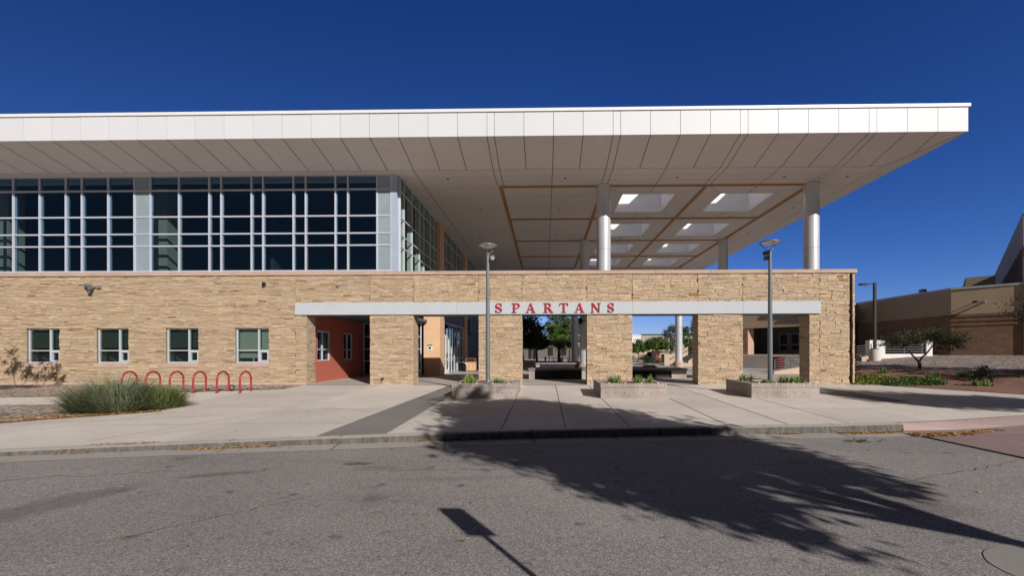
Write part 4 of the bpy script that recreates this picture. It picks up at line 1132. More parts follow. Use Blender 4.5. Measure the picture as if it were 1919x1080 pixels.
for k in range(26): 
    a = rnd.uniform(0,6.3); blade(g, (7.0+rnd.gauss(0,.12),9.37+rnd.gauss(0,.06),rz(9.3)+.01), a, 1.2, .12, .05, vcol((.10,.17,.05)), .2, 3)
tag(g.build('leafy_twig', m_blade), 'green leafy twig lying on the asphalt near the gutter', 'twig')
g = MB()
for k in range(5): blade(g, (-.87+rnd.gauss(0,.02),4.3+rnd.gauss(0,.02),rz(4.3)+.008), rnd.uniform(0,6.3), 1.3, .05, .028, vcol((.14,.24,.06)), .2, 3)
tag(g.build('green_leaf', m_blade), 'single green leaf on the asphalt by the sign shadow', 'leaf')
# manhole at the right corner
mh = thing('manhole', 'round concrete manhole collar with an iron lid in the asphalt', 'manhole', (4.72,3.72,rz(3.7)))
m = MB(); n = 44; pr = [(4.72+(.68+.035*noise.noise(Vector((math.cos(2*PI*k/n)*3,math.sin(2*PI*k/n)*3,0))))*math.cos(2*PI*k/n), 3.72+(.56+.03*noise.noise(Vector((math.cos(2*PI*k/n)*3,math.sin(2*PI*k/n)*3,5))))*math.sin(2*PI*k/n)) for k in range(n)]
m.add([(x,y,rz(y)+.006) for x, y in pr], [tuple(range(n))]); m.build('collar', concrete('rough_collar_concrete', (.30,.275,.255), .6), mh)
m = MB(); m.lathe([(.30,rz(3.7)+.008),(.30,rz(3.7)+.014),(.26,rz(3.7)+.016),(.25,rz(3.7)+.012),(.0,rz(3.7)+.012)], 4.93, 3.66, 28, cap=False); m.build('lid', m_iron, mh)

# ------------------------------------------------------------------ trees
def rdir():
    while True:
        v = Vector((rnd.uniform(-1,1),rnd.uniform(-1,1),rnd.uniform(-1,1)))
        if .05 < v.length < 1: return v.normalized()
def tree(name, lab, x, y, z, trunk_h, tr, lobes, nleaf, ls, cols, group=None, bark=None, aspect=.6, upward=0, stems=None, clus=26, cl=.24, cat='tree', inner=.45):
    """lobes: (dx,dy,zc,rx,ry,rz) relative to the foot"""
    t = thing(name, lab, cat, (x,y,z), group)
    tk = MB(); top = Vector((x,y,z+trunk_h))
    lean = Vector((rnd.uniform(-.1,.1),rnd.uniform(-.1,.1),0))
    if stems is None:
        tk.tube([(x,y,z-.1),(x+lean.x*.4,y+lean.y*.4,z+trunk_h*.5),tuple(top+lean)], [tr*1.25,tr*.95,tr*.8], 9); tops = [top+lean]
    else:
        tops = []
        for pts, r0, r1 in stems:
            P = [(x+a,y+b,z+c) for a,b,c in pts]; n = len(P)
            tk.tube(P, [r0+(r1-r0)*i/(n-1) for i in range(n)], 8); tops.append(Vector(P[-1]))
    cr_ = MB(); tot = sum(l[3]*l[4]*l[5] for l in lobes)
    for (dx,dy,zc,rx,ry,rz) in lobes:
        c = Vector((x+dx,y+dy,z+zc)); s0 = min(tops, key=lambda q: (q-c).length)
        mid = s0.lerp(c, .5)+Vector((rnd.uniform(-.15,.15),rnd.uniform(-.15,.15),.1))
        tk.tube([tuple(s0),tuple(mid),tuple(c)], [tr*.6,tr*.4,tr*.2], 6)
        k = max(6, int(clus*(rx*ry*rz/tot)**.6)); nl = int(nleaf*rx*ry*rz/tot/k)+1
        for q in range(k):
            d = rdir(); rr = inner+(1-inner)*rnd.random()**.6
            if d.z < -.3: rr *= .8
            p = c + Vector((d.x*rx,d.y*ry,d.z*rz))*rr
            if q % 3 == 0: tk.tube([tuple(c.lerp(p,.1)),tuple(c.lerp(p,.6)+Vector((0,0,.05))),tuple(p)], [tr*.18,tr*.1,tr*.04], 4, False)
            base = rnd.choice(cols); sz = cl*(rx+ry+rz)/3*rnd.uniform(.7,1.35)
            for _ in range(nl):
                o = p + Vector((rnd.gauss(0,1),rnd.gauss(0,1),rnd.gauss(0,.75)))*sz*.75
                a = rdir()
                if upward: a = (a*(1-upward)+Vector((0,0,1))*upward).normalized()
                b = a.cross(rdir()); 
                if b.length < .05: continue
                b.normalize(); s = ls*rnd.uniform(.6,1.4)
                cr_.add([tuple(o-a*s),tuple(o-b*s*aspect),tuple(o+a*s),tuple(o+b*s*aspect)], [(0,1,2,3)], vcol(base,.22))
    tk.build('trunk', bark or m_bark, t, smooth=True); cr_.build('crown', m_leaf, t)
    return t
GRN = [(.075,.125,.03),(.095,.15,.035),(.06,.10,.028)]; DRK = [(.03,.05,.022),(.04,.065,.025)]; OLV = [(.09,.11,.05),(.07,.09,.04),(.11,.12,.06)]; LIME = [(.13,.19,.04),(.10,.16,.035),(.08,.13,.03)]
# shade trees standing just outside the picture on the street side
tree('street_tree','tall leafy street tree beside the camera, casting the big shadow on the asphalt',8.67,-1.5,-.3,3.7,.16,[(0,0,7.3,2.5,2.5,2.5),(1.2,.8,6.6,1.8,1.8,1.7),(-1.2,-.8,7.3,1.9,1.9,1.8),(-.3,-.2,9.4,1.9,1.9,1.5),(.9,.6,5.3,1.5,1.5,1.0),(-1.1,-.75,5.2,1.4,1.4,1.0),(.5,.4,8.8,1.6,1.6,1.3)],52000,.095,GRN,None,None,.6,0,None,260,.20,'tree',.15)
tree('street_tree','smaller street tree at the right whose shade falls over the walk',21,5.0,-.1,3.2,.12,[(0,0,6.1,2.3,2.3,1.7),(-1.1,-.8,6.9,1.4,1.4,1.0),(1.2,.8,5.4,1.5,1.5,.9)],18000,.085,GRN,None,None,.55,0,None,120,.2,'tree',.2)
tree('street_tree','low spreading tree right of the planting bed that shades the red soil',27.4,13.2,.3,3.8,.1,[(0,0,5.6,2.3,2.3,.8),(-1.9,-1.1,5.5,1.4,1.4,.6)],3500,.09,GRN,None,None,.55,0,None,30)
tree('slender_shrub_tree','slender multi-stem desert tree left of the frame shading the wall',-21.25,13.9,.1,2.0,.05,[(-.9,0,4.95,.33,.4,.75),(-.2,.1,4.45,.28,.4,.55),(.45,0,4.5,.22,.3,.6),(1.1,0,4.5,.4,.4,.5),(1.5,0,4.1,.3,.3,.35),(-.4,-.2,3.3,1.5,.5,.5),(.8,.2,3.2,.9,.4,.4)],3000,.06,GRN,None,None,.5,0,None,50)
tree('background_street_tree','round tree across the street behind the camera, left',-27,-23,-.3,3,.2,[(0,0,6,3.6,3.6,3)],2600,.22,GRN,'trees across the street',None,.7,0,None,40)
# wide dark desert tree in the bed
tree('desert_tree','low wide desert tree with a forked trunk in the red bed',21.0,23.8,.55,.5,.07,
     [(-.55,0,1.75,1.0,.9,.50),(-1.25,.1,1.65,.7,.7,.35),(.45,.2,1.85,.7,.8,.40),(1.25,-.1,1.80,1.0,.9,.52),(2.0,0,1.65,.75,.7,.36),(1.5,-.3,1.25,.6,.6,.25),(-1.9,.2,1.5,.4,.5,.16)],8500,.055,[(.06,.07,.034),(.042,.052,.024),(.11,.115,.065)],None,m_bark,.28,.35,
     [([(.12,0,-.15),(.05,0,.25),(0,0,.48)],.09,.07),([(0,0,.46),(-.28,-.05,.72),(-.62,-.1,1.02),(-.9,-.1,1.4)],.055,.03),([(0,0,.46),(.2,0,.75),(.48,0,1.0),(.75,.1,1.25),(1.1,.1,1.6)],.05,.03)],70,.25)
m = MB(); m.tube([(21.85,23.5,1.62),(22.1,23.5,1.70),(22.35,23.5,1.72),(22.62,23.5,1.80)], [.045,.04,.035,.02], 6); m.tube([(22.12,23.5,1.7),(22.1,23.45,1.82)], [.02,.01], 5)
m.build('dead_limb', m_bark_pale, [o for o in S.objects if o.name == 'desert_tree'][0], smooth=True)
tree('desert_tree','desert tree cut off by the right edge before the brick wall',23.3,20.2,.5,1.6,.09,[(.3,0,3.35,1.2,1.2,.8),(-.25,.1,3.0,.75,.8,.45),(.2,0,2.6,.8,.8,.4),(1,.0,3.2,1.0,1,.8)],4600,.055,[(.05,.065,.03),(.07,.08,.045)],None,m_bark,.3,.3,None,50)

# ------------------------------------------------------------------ plants in the bed
def mat_plant(name, lab, x, y, rx, ry, h, n, cols, group=None):
    t = MB()
    for _ in range(n):
        a = rnd.uniform(0,2*PI); q = math.sqrt(rnd.random()); wob = 1+.25*math.sin(3*a+x)
        px = x+rx*q*math.cos(a)*wob; py = y+ry*q*math.sin(a)*wob; zz = bz(px,py)+.03+h*(1-q**2.2)*rnd.uniform(.35,1)*(1+.3*noise.noise(Vector((px*3,py*3,0))))
        o = Vector((px,py,zz)); d = (rdir()+Vector((0,0,.5))).normalized(); b = d.cross(rdir())
        if b.length < .05: continue
        b.normalize(); s = .045*rnd.uniform(.6,1.5)
        t.add([tuple(o-d*s),tuple(o-b*s*.5),tuple(o+d*s),tuple(o+b*s*.5)], [(0,1,2,3)], vcol(rnd.choice(cols),.25))
    return tag(t.build(name, m_leaf), lab, 'shrub', group)
mat_plant('groundcover_shrub','yellow-green spreading shrub at the foot of the wall end',15.95,20.75,1.35,1.0,.34,3800,[(.17,.20,.03),(.12,.17,.03),(.22,.21,.03)],'spreading shrubs in the bed')
mat_plant('groundcover_shrub','dark green spreading shrub in the middle of the red bed',17.05,19.75,1.05,.85,.27,3000,[(.07,.13,.025),(.06,.10,.022),(.10,.15,.03)],'spreading shrubs in the bed')
mat_plant('dark_shrub','upright dark purplish shrub near the right edge of the bed',19.75,19.15,.34,.34,.8,520,[(.05,.04,.035),(.085,.07,.06),(.06,.075,.035)])
BG = 'strappy green plants in the bed'
def strap(lab, x, y, r, h, n, c): iris('strappy_plant', lab, 'plant', x, y, bz(x,y)+.01, r, h, n, c, BG, .05, .7)
strap('strappy plant at the left back of the red bed, nearest the wall end',18.5,23.1,.32,.42,50,(.09,.15,.04))
strap('small strappy plant right of the left back one, under the tree crown',19.35,22.3,.2,.28,18,(.08,.13,.04))
strap('tall strappy plant behind the dark green spreading shrub',18.3,19.8,.4,.55,80,(.08,.15,.035))
strap('strappy plant at the right tip of the dark green spreading shrub',17.8,19.1,.42,.36,80,(.09,.18,.035))
strap('wide strappy plant right of the forked tree, on open soil',20.4,20.6,.42,.32,70,(.08,.17,.03))
strap('bright strappy plant below the dark purplish shrub',18.65,18.2,.38,.36,70,(.14,.22,.05))
strap('small strappy plant just left of the bright one, at the soil edge',18.2,18.5,.3,.16,36,(.10,.17,.04))
strap('lowest strappy plant near the frame edge, right of the dark shrub',20.9,19.7,.25,.18,30,(.09,.17,.035))
strap('low strappy plant at the extreme right edge of the bed',21.3,19.1,.3,.2,30,(.09,.16,.035))

# ------------------------------------------------------------------ gymnasium (turned 45 degrees)
gym = thing('gymnasium_building', 'brown brick gymnasium with a tan stucco top, right of the stone wall', 'building', (29.2,30,1.2))
q7 = .70711; Fp = Vector((20.5,43)); U = Vector((q7,-q7)); N = Vector((q7,q7))
A, C, D, Ep = (31.6,27.56), (29.2,30), (29.2,39.1), tuple(Fp+U*8.9)
B1 = (52,50); B2 = (40,62)
m = MB()
low = [A, C, D, (31.0,41.0), (26,50), B2, B1]
m.prism(low, -.5, 4.22)
m.build('brick_wall', m_brick, gym)
m = MB(); ins = [(31.62,27.53),(29.18,29.98),(29.18,39.1),(31.0,41.05),(26,50.1),B2,B1]; m.prism(ins, 4.22, 6.02); m.build('stucco_band', m_stucco, gym)
m = MB(); tr_ = [(31.64,27.47),(29.12,29.95),(29.12,39.1),(31,41.1),(26,50.2),B2,B1]; m.prism(tr_, 6.02, 6.17); m.build('roof_trim', m_trim, gym)
m = MB()
for z in (3.42,3.72,4.05):
    a = Vector(C); b = Vector(A); d = (b-a).normalized(); n = Vector((-q7,-q7))
    m.prism([tuple(a+n*.04-d*.02),tuple(a-n*.0),tuple(b-n*.0),tuple(b+n*.04)], z, z+.15)
m.build('brick_band', m_brick, gym)
m = MB(); m.prism([(31.56,27.47),(31.7,27.31),(31.76,27.56),(31.64,27.63)], 1.0, 6.2); m.build('corner_trim', m_stucco, gym)
# tall hall
T0, T1, T2 = (31.65,27.63), (54.7,50.6), (52.9,52.4)
hall = [T0, (47,12.28), (80,40), (66,66), T2, T1]
m = MB(); m.prism(hall, -.5, 8.57); m.build('hall_brick_wall', m_brick, gym)
for k in range(18):
    m = MB()
    p = Vector(T0).lerp(Vector(T1), .03+k*.054); n = Vector((-q7,q7))
    m.prism([tuple(p),tuple(p+N*.18),tuple(p+N*.18+n*.06),tuple(p+n*.06)], 6.2, 8.5)
    m.build('wall_rib', m_brick, gym)
m = MB(); m.prism([(31.64,27.60),(47,12.2),(80.1,40),(66,66.1),(52.9,52.46),(54.66,50.66)], 8.572, 10.72); m.build('hall_stucco_band', m_stucco, gym)
m = MB(); m.prism([(31.60,27.56),(47,12.12),(80.2,40),(66,66.2),(52.85,52.5),(54.62,50.7)], 10.72, 10.88); m.build('hall_roof_trim', m_trim, gym)
m = MB()
for z in (8.05,8.35): m.prism([(31.62,27.58),(31.69,27.65),(47.05,12.28),(47,12.2)], z, z+.16)
m.build('hall_brick_band', m_brick, gym)
# entrance porch
por = MB(); F0 = Fp-U*.9; F02 = F0+N*.45; F2 = Fp+N*.45; E2 = Vector(Ep)+N*.45
por.prism([tuple(F0),Ep,tuple(E2),tuple(F02)], 4.0, 6.02); porch = por.build('porch_fascia', m_stucco, gym)
m = MB(); m.prism([tuple(F0-N*.05-U*.05),tuple(Vector(Ep)-N*.05),tuple(E2),tuple(F02)], 6.02, 6.15); m.prism([tuple(F2),tuple(E2),tuple(E2+N*3.6),tuple(F2+N*3.6)], 5.9, 6.1); m.build('porch_roof', m_trim, porch)
m = MB(); m.prism([tuple(F0+N*.02),tuple(Fp+U*.36+N*.02),tuple(Fp+U*.36+N*.6),tuple(F0+N*.6)], 1.33, 3.998); m.prism([tuple(F2-U*.02),tuple(F2+U*.3),tuple(F2+U*.3+N*3.2),tuple(F2-U*.02+N*3.2)], 1.33, 5.9); m.build('porch_pier', m_brick, gym)
m = MB(); m.prism([tuple(Fp+U*.36+N*.05),tuple(Fp+U*.75+N*.5),tuple(Fp+U*.75+N*.6),tuple(Fp+U*.36+N*.6)], 1.33, 3.99); m.build('porch_reveal', M('pink_stucco', (.52,.33,.25), .9), gym)
m = MB(); bk0 = Fp+N*3.2; bk1 = Vector(Ep)+N*3.2
m.prism([tuple(bk0),tuple(bk1),tuple(bk1+N*.2),tuple(bk0+N*.2)], 1.33, 4.4); m.prism([tuple(Fp+N*.46),tuple(Vector(Ep)+N*.46),tuple(bk1),tuple(bk0)], 4.01, 4.1); m.build('porch_back_wall', m_greywall, gym)
for k in range(4):
    p = Fp+N*3.14+U*(2.35+k*1.02)
    m = MB()
    def dbox(a, b, z0, z1, t=.05): m.prism([tuple(p+U*a),tuple(p+U*b),tuple(p+U*b+N*t),tuple(p+U*a+N*t)], z0, z1)
    dbox(0,.16,1.35,3.5); dbox(.78,.94,1.35,3.5); dbox(.16,.78,1.35,1.75); dbox(.16,.78,2.25,2.4); dbox(.16,.78,3.35,3.5)
    d_ = m.build('door', M('door_grey', (.20,.21,.23), .5) if k == 0 else S.materials['door_grey'], gym)
    m = MB(); m.prism([tuple(p+U*.16+N*.02),tuple(p+U*.78+N*.02),tuple(p+U*.78+N*.03),tuple(p+U*.16+N*.03)], 1.75, 3.35); m.build('glass', m_black, d_)
gl = thing('gym_lettering', 'dark raised lettering on the tan fascia over the gymnasium entrance', 'lettering', (21.55,41.85,4.3))
def word(txt, s, z, h, n=''):
    cu = S.curves.new('lettering', 'FONT'); cu.body = txt; cu.size = h*1.38; cu.extrude = .03; cu.space_character = 1.02
    cu.materials.append(M('blue_grey_letter', (.10,.115,.14), .5) if 'blue_grey_letter' not in S.materials else S.materials['blue_grey_letter'])
    tmp = S.objects.new('word', cu); COL.objects.link(tmp); me_ = S.meshes.new_from_object(tmp.evaluated_get(bpy.context.evaluated_depsgraph_get())); S.objects.remove(tmp); o = S.objects.new('word', me_); COL.objects.link(o)
    p = Fp+U*s-N*.035; o.location = (p.x-21.55,p.y-41.85,z-4.3); o.rotation_euler = (PI/2,0,-PI/4); o.parent = gl; o.scale = (.86,1,1)
word('RICHARD JOSEPH', 1.55, 4.86, .40); word('GYMNASIUM', 3.1, 4.36, .38)
# platform, steps, guard wall, ramp
plat = MB(); plat.prism([(23.45,30.62),(29.2,30.62),(29.2,39.1),(26.8,36.7),tuple(Fp-N*.8+U*9.0),], -.5, 1.32); 
pl0 = Fp-N*.8-U*3; pl1 = Fp-N*.8+U*9.2
plat.prism([tuple(pl0),tuple(pl1),tuple(pl1+N*4),tuple(pl0+N*4)], -.5, 1.325)
setting(plat.build('entrance_platform', S.materials['court_concrete']))
st_ = MB()
for k in range(7):
    o_ = 3.2-.34*k; a = Fp-N*o_-U*3; b = Fp-N*o_+U*6.4; z = .02+.163*(k+1)
    st_.prism([tuple(a),tuple(b),tuple(b+N*.38),tuple(a+N*.38)], z-.163 if k else -.1, z)
    st_.prism([tuple(a-N*.03),tuple(b-N*.03),tuple(b+N*.02),tuple(a+N*.02)], z-.045, z+.003)
tag(st_.build('entrance_steps', S.materials['court_concrete']), 'broad concrete steps up to the gymnasium entrance', 'steps')
gw = thing('guard_wall', 'white guard wall with two posts and a grey rail before the gymnasium', 'wall', (25.6,30.4,1.0))
m = MB(); m.box(23.5,30.2,.3,24.62,30.62,2.42); m.build('post', m_white, gw)
m = MB(); m.box(27.62,30.2,.8,28.05,30.62,2.42); m.build('post', m_white, gw)
m = MB(); m.box(24.62,30.25,.5,27.62,30.6,1.42); m.build('base_wall', m_white, gw)
m = MB()
for z in (1.55,1.72,1.89,2.06): m.box(24.62,30.34,z,27.62,30.40,z+.055)
for x in (24.65,26.1,27.55): m.box(x,30.33,1.42,x+.05,30.41,2.13)
m.build('railing', m_rail, gw)
rp = MB()
def rampz(x): return .02+max(0,(x-16.2))*.148
rp.add([(16.2,29.6,.02),(23.5,30.3,rampz(23.5)),(23.5,32.4,rampz(23.5)),(16.2,31.6,.02)], [(0,1,2,3)])
setting(rp.build('ramp', S.materials['court_concrete']))
rk2 = thing('ramp_kerb', 'pale concrete kerb sloping up along the ramp behind the wall', 'kerb', (16.2,29.5,0))
m = MB(); P0, P1 = Vector((16.1,29.35)), Vector((23.5,30.1))
for a, b in ((0,1),):
    h0, h1 = .20, rampz(23.5)+.2
    m.add([(P0.x,P0.y,-.3),(P1.x,P1.y,-.3),(P1.x,P1.y+.22,-.3),(P0.x,P0.y+.22,-.3),(P0.x,P0.y,h0),(P1.x,P1.y,h1),(P1.x,P1.y+.22,h1),(P0.x,P0.y+.22,h0)], [(0,1,5,4),(1,2,6,5),(2,3,7,6),(3,0,4,7),(4,5,6,7)])
m.build('kerb_body', m_tanbld, rk2)
rl = thing('ramp_railing', 'grey five-bar railing sloping up beside the ramp', 'railing', (16.2,29.45,0))
m = MB()
for z in (.12,.29,.46,.63,.80):
    m.tube([(P0.x+.1,P0.y+.11,h0+z),(P1.x,P1.y+.11,h1+z)], .024, 6)
m.build('rail', m_rail, rl)
for k in range(7):
    t = k/6; p = P0.lerp(P1, t); m = MB(); z = h0+(h1-h0)*t; m.box(p.x+.1-.03,p.y+.08,z-.02,p.x+.1+.03,p.y+.14,z+.86); m.build('post', m_rail, rl)
# stair with stone cheek walls seen through the fourth opening
sc_ = thing('court_stair', 'outdoor stair with sloping pale cheek walls beyond the far sunlit column', 'stair', (15,46,0))
m = MB(); m.prism_xz([(14.0,0),(14.6,.05),(15.4,.55),(17.4,1.75),(19.5,1.75),(19.5,-.2),(14.0,-.2)], 45.2, 45.55); m.build('near_cheek_wall', m_tanbld, sc_)
m = MB(); m.prism_xz([(13.85,-.2),(13.85,1.32),(14.9,1.32),(15.9,1.75),(17.6,2.85),(19.5,2.85),(19.5,-.2)], 48.5, 48.85); m.build('far_cheek_wall', m_tanbld, sc_)
m = MB()
for k in range(9): m.box(14.6+.3*k,45.55,-.1+.0,19.4,48.5,.02+.165*(k+1))
m.build('treads', S.materials['court_concrete'], sc_)
m = MB(); m.tube([(14.3,45.15,.45),(17.4,45.15,2.45)], .04, 6); m.tube([(14.5,48.4,.75),(17.4,48.4,2.2)], .04, 6)
for x, z in ((14.4,.0),(15.4,.4),(16.4,.9)): m.box(x-.06,45.1,z,x+.06,45.2,z+.7)
m.build('handrail', m_dark, sc_)
# vent, wall lamps, pole lamp
m = MB(); m.lathe([(.2,5.9),(.2,6.85),(.2,6.9),(.28,6.95),(.28,7.2),(.25,7.26),(0,7.26)], 34.4, 38, 16, cap=False); tag(m.build('roof_vent', m_trim), 'round metal vent on the low roof of the gymnasium', 'vent')
wlp = thing('wall_lamp', 'dark round lamp on an arm, left of the pair on the tan stucco', 'wall lamp', (30.05,29.15,5.0), 'wall lamps on the stucco')
m = MB(); m.tube([(30.06,29.12,5.05),(29.78,28.84,5.06)], .03, 6); m.build('arm', m_trim, wlp)
m = MB(); lathe_axis(m, [(0,-.12),(.1,-.1),(.19,.0),(.19,.04),(0,.05)], (29.7,28.76,5.0), (0,0,-1)); m.build('shade', m_dark, wlp, smooth=True)
wl2 = thing('wall_lamp', 'pale short lamp on the stucco, right of the pair', 'wall lamp', (30.35,28.85,5.0), 'wall lamps on the stucco')
m = MB(); lathe_axis(m, [(0,0),(.1,0),(.1,.03),(.06,.06),(.06,.28),(.12,.32),(.12,.5),(0,.54)], (30.36,28.83,5.02), (-q7,-q7,-.1)); m.build('shade', m_silver, wl2, smooth=True)
pz = .93
pl_ = thing('area_lamp', 'tall dark area lamp with one arm on a concrete drum, right of the wall', 'lamp post', (23.0,29.5,pz))
m = MB(); m.lathe([(.345,pz-.4),(.345,pz+.80),(.33,pz+.83),(0,pz+.83)], 23.0, 29.5, 28, cap=False); m.build('concrete_drum', S.materials['plaza_concrete'], pl_, smooth=True)
m = MB(); m.box(23.0-.075,29.425,pz+.83,23.0+.075,29.575,6.42); m.box(22.85,29.35,pz+.83,23.15,29.65,pz+.9); m.build('pole', m_dark, pl_)
m = MB(); m.box(22.45,29.47,6.29,22.95,29.53,6.36); m.build('arm', m_dark, pl_)
m = MB(); m.bevbox(21.97,29.34,6.25,22.47,29.66,6.36,.04); m.build('lamp_head', m_dark, pl_)

# ------------------------------------------------------------------ furniture under the canopy and in the court
def bench(lab, x0, x1, y0, y1, h, e):
    t = thing('block_bench', lab, 'bench', ((x0+x1)/2,y0,.02), 'long block benches behind the wall')
    m = MB(); m.bevbox(x0-.04,y0-.06,h-.11,x1+.04,y1+.06,h,.015); m.build('seat_slab', m_concdark, t)
    m = MB(); m.box(x0+e,y0+.10,.02,x1-e,y1-.10,h-.11); m.build('dark_front', m_benchdark, t)
    for a, b in ((x0,x0+e),(x1-e,x1)):
        m = MB(); m.box(a,y0,.02,b,y1,h-.13); m.build('end_block', m_planter, t)
    m = MB()
    for k in range(5): xx = x0+.2+(x1-x0-.4)*k/4; m.box(xx-.02,y0-.07,h-.0,xx+.02,y0-.01,h+.03)
    m.build('seat_stud', m_white, t)
bench('dark block bench with pale ends behind the opening under the lettering',-.95,2.42,24.0,25.6,.66,.34)
bench('dark block bench with a pale right end behind the fourth opening',3.9,8.42,25.0,26.6,.60,.88)
bench('farther dark bench behind the opening under the lettering',-.75,3.3,33.0,34.5,.72,.3)
bench('farther dark bench behind the fourth opening, nearer the middle planter',4.4,8.55,31.0,32.4,.62,.3)
bn = thing('trash_bin', 'wood-slatted bin with a dark slot by the glass doors', 'bin', (-5.95,33.4,.035))
m = MB(); 
for k in range(7): m.box(-6.31+k*.104,33.05,.12,-6.31+k*.104+.097,33.72,.82)
m.build('slat_body', m_wood, bn)
m = MB(); m.box(-6.36,33.0,.035,-5.54,33.76,.12); m.box(-6.36,33.0,.82,-5.54,33.76,.87); m.box(-6.36,33.0,1.03,-5.54,33.76,1.10)
for a in (-6.36,-5.62): m.box(a,33.0,.87,a+.08,33.08,1.03); m.box(a,33.68,.87,a+.08,33.76,1.03)
m.build('frame', m_darkwood, bn)
m = MB(); m.box(-6.28,33.1,.88,-5.62,33.66,1.02); m.build('slot', m_black, bn)
for x, lab in ((-6.75,'left hoop rail guarding the open glass door'),(-6.1,'right hoop rail guarding the open glass door')):
    t = thing('hoop_rail', lab, 'railing', (x,30.6,.035), 'hoop rails at the doors')
    m = MB(); r = .3; m.tube([(x-.55,30.6,.03),(x-.55,30.6,.55)]+[(x-.55+r-r*math.cos(PI/2*k/6),30.6,.55+r*math.sin(PI/2*k/6)) for k in range(1,7)]+[(x+.3-.3,30.6,.85)]+[(x+r*math.sin(PI/2*k/6)+0,30.6,.55+r*math.cos(PI/2*k/6)) for k in range(1,7)]+[(x+.3,30.6,.03)], .03, 8); m.build('hoop', m_silver, t, smooth=True)
rb = thing('litter_bin', 'dark red round litter bin before the gymnasium steps', 'bin', (18.75,33.6,.02))
m = MB(); m.lathe([(.40,.02),(.43,.08),(.46,1.0),(.49,1.04),(.49,1.14),(.44,1.18),(.36,1.18),(.34,1.05),(0,1.05)], 18.75, 33.6, 24, cap=False); m.build('drum', M('dark_red_paint', (.16,.012,.018), .5), rb, smooth=True)
m = MB(); m.lathe([(.47,.30),(.475,.32),(.47,.34)], 18.75, 33.6, 24, cap=False); m.lathe([(.48,.72),(.485,.74),(.48,.76)], 18.75, 33.6, 24, cap=False); m.build('band', m_dark, rb)
def rtable(x, y, lab):
    t = thing('picnic_table', lab, 'table', (x,y,.02), 'red picnic tables in the court')
    m = MB(); m.box(x-.8,y-.4,.72,x+.8,y+.4,.77); m.build('table_top', m_redpaint, t)
    for s in (-.75,.75): m = MB(); m.box(x-.8,y+s-.14,.43,x+.8,y+s+.14,.47); m.build('seat', m_redpaint, t)
    m = MB()
    for s in (-.5,.5): m.box(x+s-.04,y-.7,.02,x+s+.04,y-.6,.43); m.box(x+s-.04,y+.6,.02,x+s+.04,y+.7,.43); m.box(x+s-.04,y-.05,.02,x+s+.04,y+.05,.72); m.box(x+s-.03,y-.75,.36,x+s+.03,y+.75,.42)
    m.build('leg_frame', m_dark, t)
rtable(15.9,58.5,'red picnic table by the tree and hedge seen through the fourth opening'); rtable(1.6,56,'left red picnic table under the big tree, seen below the lettering'); rtable(3.6,57,'right red picnic table under the big tree, nearer the columns'); rtable(11.9,63,'red picnic table at the left edge of the fourth opening')
m = MB(); m.box(15.1,57.0,.75,15.45,57.08,1.15); m.box(15.2,57.02,.02,15.26,57.06,.75); m.box(15.34,57.02,.02,15.40,57.06,.75)
tag(m.build('red_notice_panel', m_redpaint), 'small red upright panel beside the right red picnic table', 'panel')
m = MB(); m.bevbox(16.9,60,.02,17.5,60.7,1.25,.04); m.box(16.88,59.98,1.0,17.52,60.72,1.04); tag(m.build('utility_box', m_dark), 'black utility box left of the pale stair end', 'utility box')
for k, (x, y, h, r, mt, lab) in enumerate(((.55,60,2.0,.06,m_trim,'thin grey post under the big tree'),(3.35,58,2.0,.09,m_white,'white post right of the trunk of the big tree'),(0.0,55,.95,.13,m_white,'short white bollard left of the thin grey post'),(2.25,55,.95,.13,m_white,'short white bollard right of the big trunk'),(-1.3,50,1.7,.05,m_trim,'grey post at the left edge under the lettering'),(3.9,54,.9,.1,m_white,'short white bollard beside the sunlit column'))):
    m = MB(); m.lathe([(r*1.3,.02),(r*1.3,.06),(r,.08),(r,h-.12),(r*1.15,h-.1),(r*1.15,h-.03),(r*.7,h)], x, y, 10); tag(m.build('post' if False else ('bollard' if h < 1 else 'slim_post'), mt), lab, 'post', 'posts and bollards in the court')
t = thing('court_lamp', 'black court lamp post among the far trees', 'lamp post', (22.2,74,.02))
m = MB(); m.lathe([(.13,0),(.09,.4),(.07,5.4),(.05,5.5)], 22.2, 74, 10); m.build('pole', m_dark, t)
m = MB(); m.bevbox(21.85,73.7,5.4,22.55,74.3,5.62,.05); m.build('lamp_head', m_dark, t)
m = MB(); m.box(-3.2,44.5,.02,-1.3,45.1,.62); m.box(-3.3,44.45,.62,-1.25,45.15,.70); tag(m.build('low_block_wall', m_tanbld), 'short pale block wall at the left under the lettering', 'wall')
mat = MB()
mpc = [(.03,.045,.02),(.04,.055,.025)]
def farshrub(lab, x, y, r, h, cols, n=900):
    t = MB()
    for _ in range(n):
        d = rdir(); q = rnd.random()**.4; o = Vector((x+d.x*r*q,y+d.y*r*q,.02+abs(d.z)*h*q)); b = d.cross(rdir()); a2 = rdir()
        if b.length < .05: continue
        b.normalize(); s = .09*rnd.uniform(.6,1.4); t.add([tuple(o-a2*s),tuple(o-b*s*.6),tuple(o+a2*s),tuple(o+b*s*.6)], [(0,1,2,3)], vcol(rnd.choice(cols),.25))
    tag(t.build('court_shrub', m_leaf), lab, 'shrub', 'shrubs in the court')
farshrub('round dark court shrub in front of the red table',14.0,56.5,.85,1.05,DRK); farshrub('low green court shrub right of the dark round one',15.2,56,.5,.45,GRN,500)
farshrub('low green shrub patch at the left of the fourth opening',10.6,46.5,1.0,.25,LIME,600)
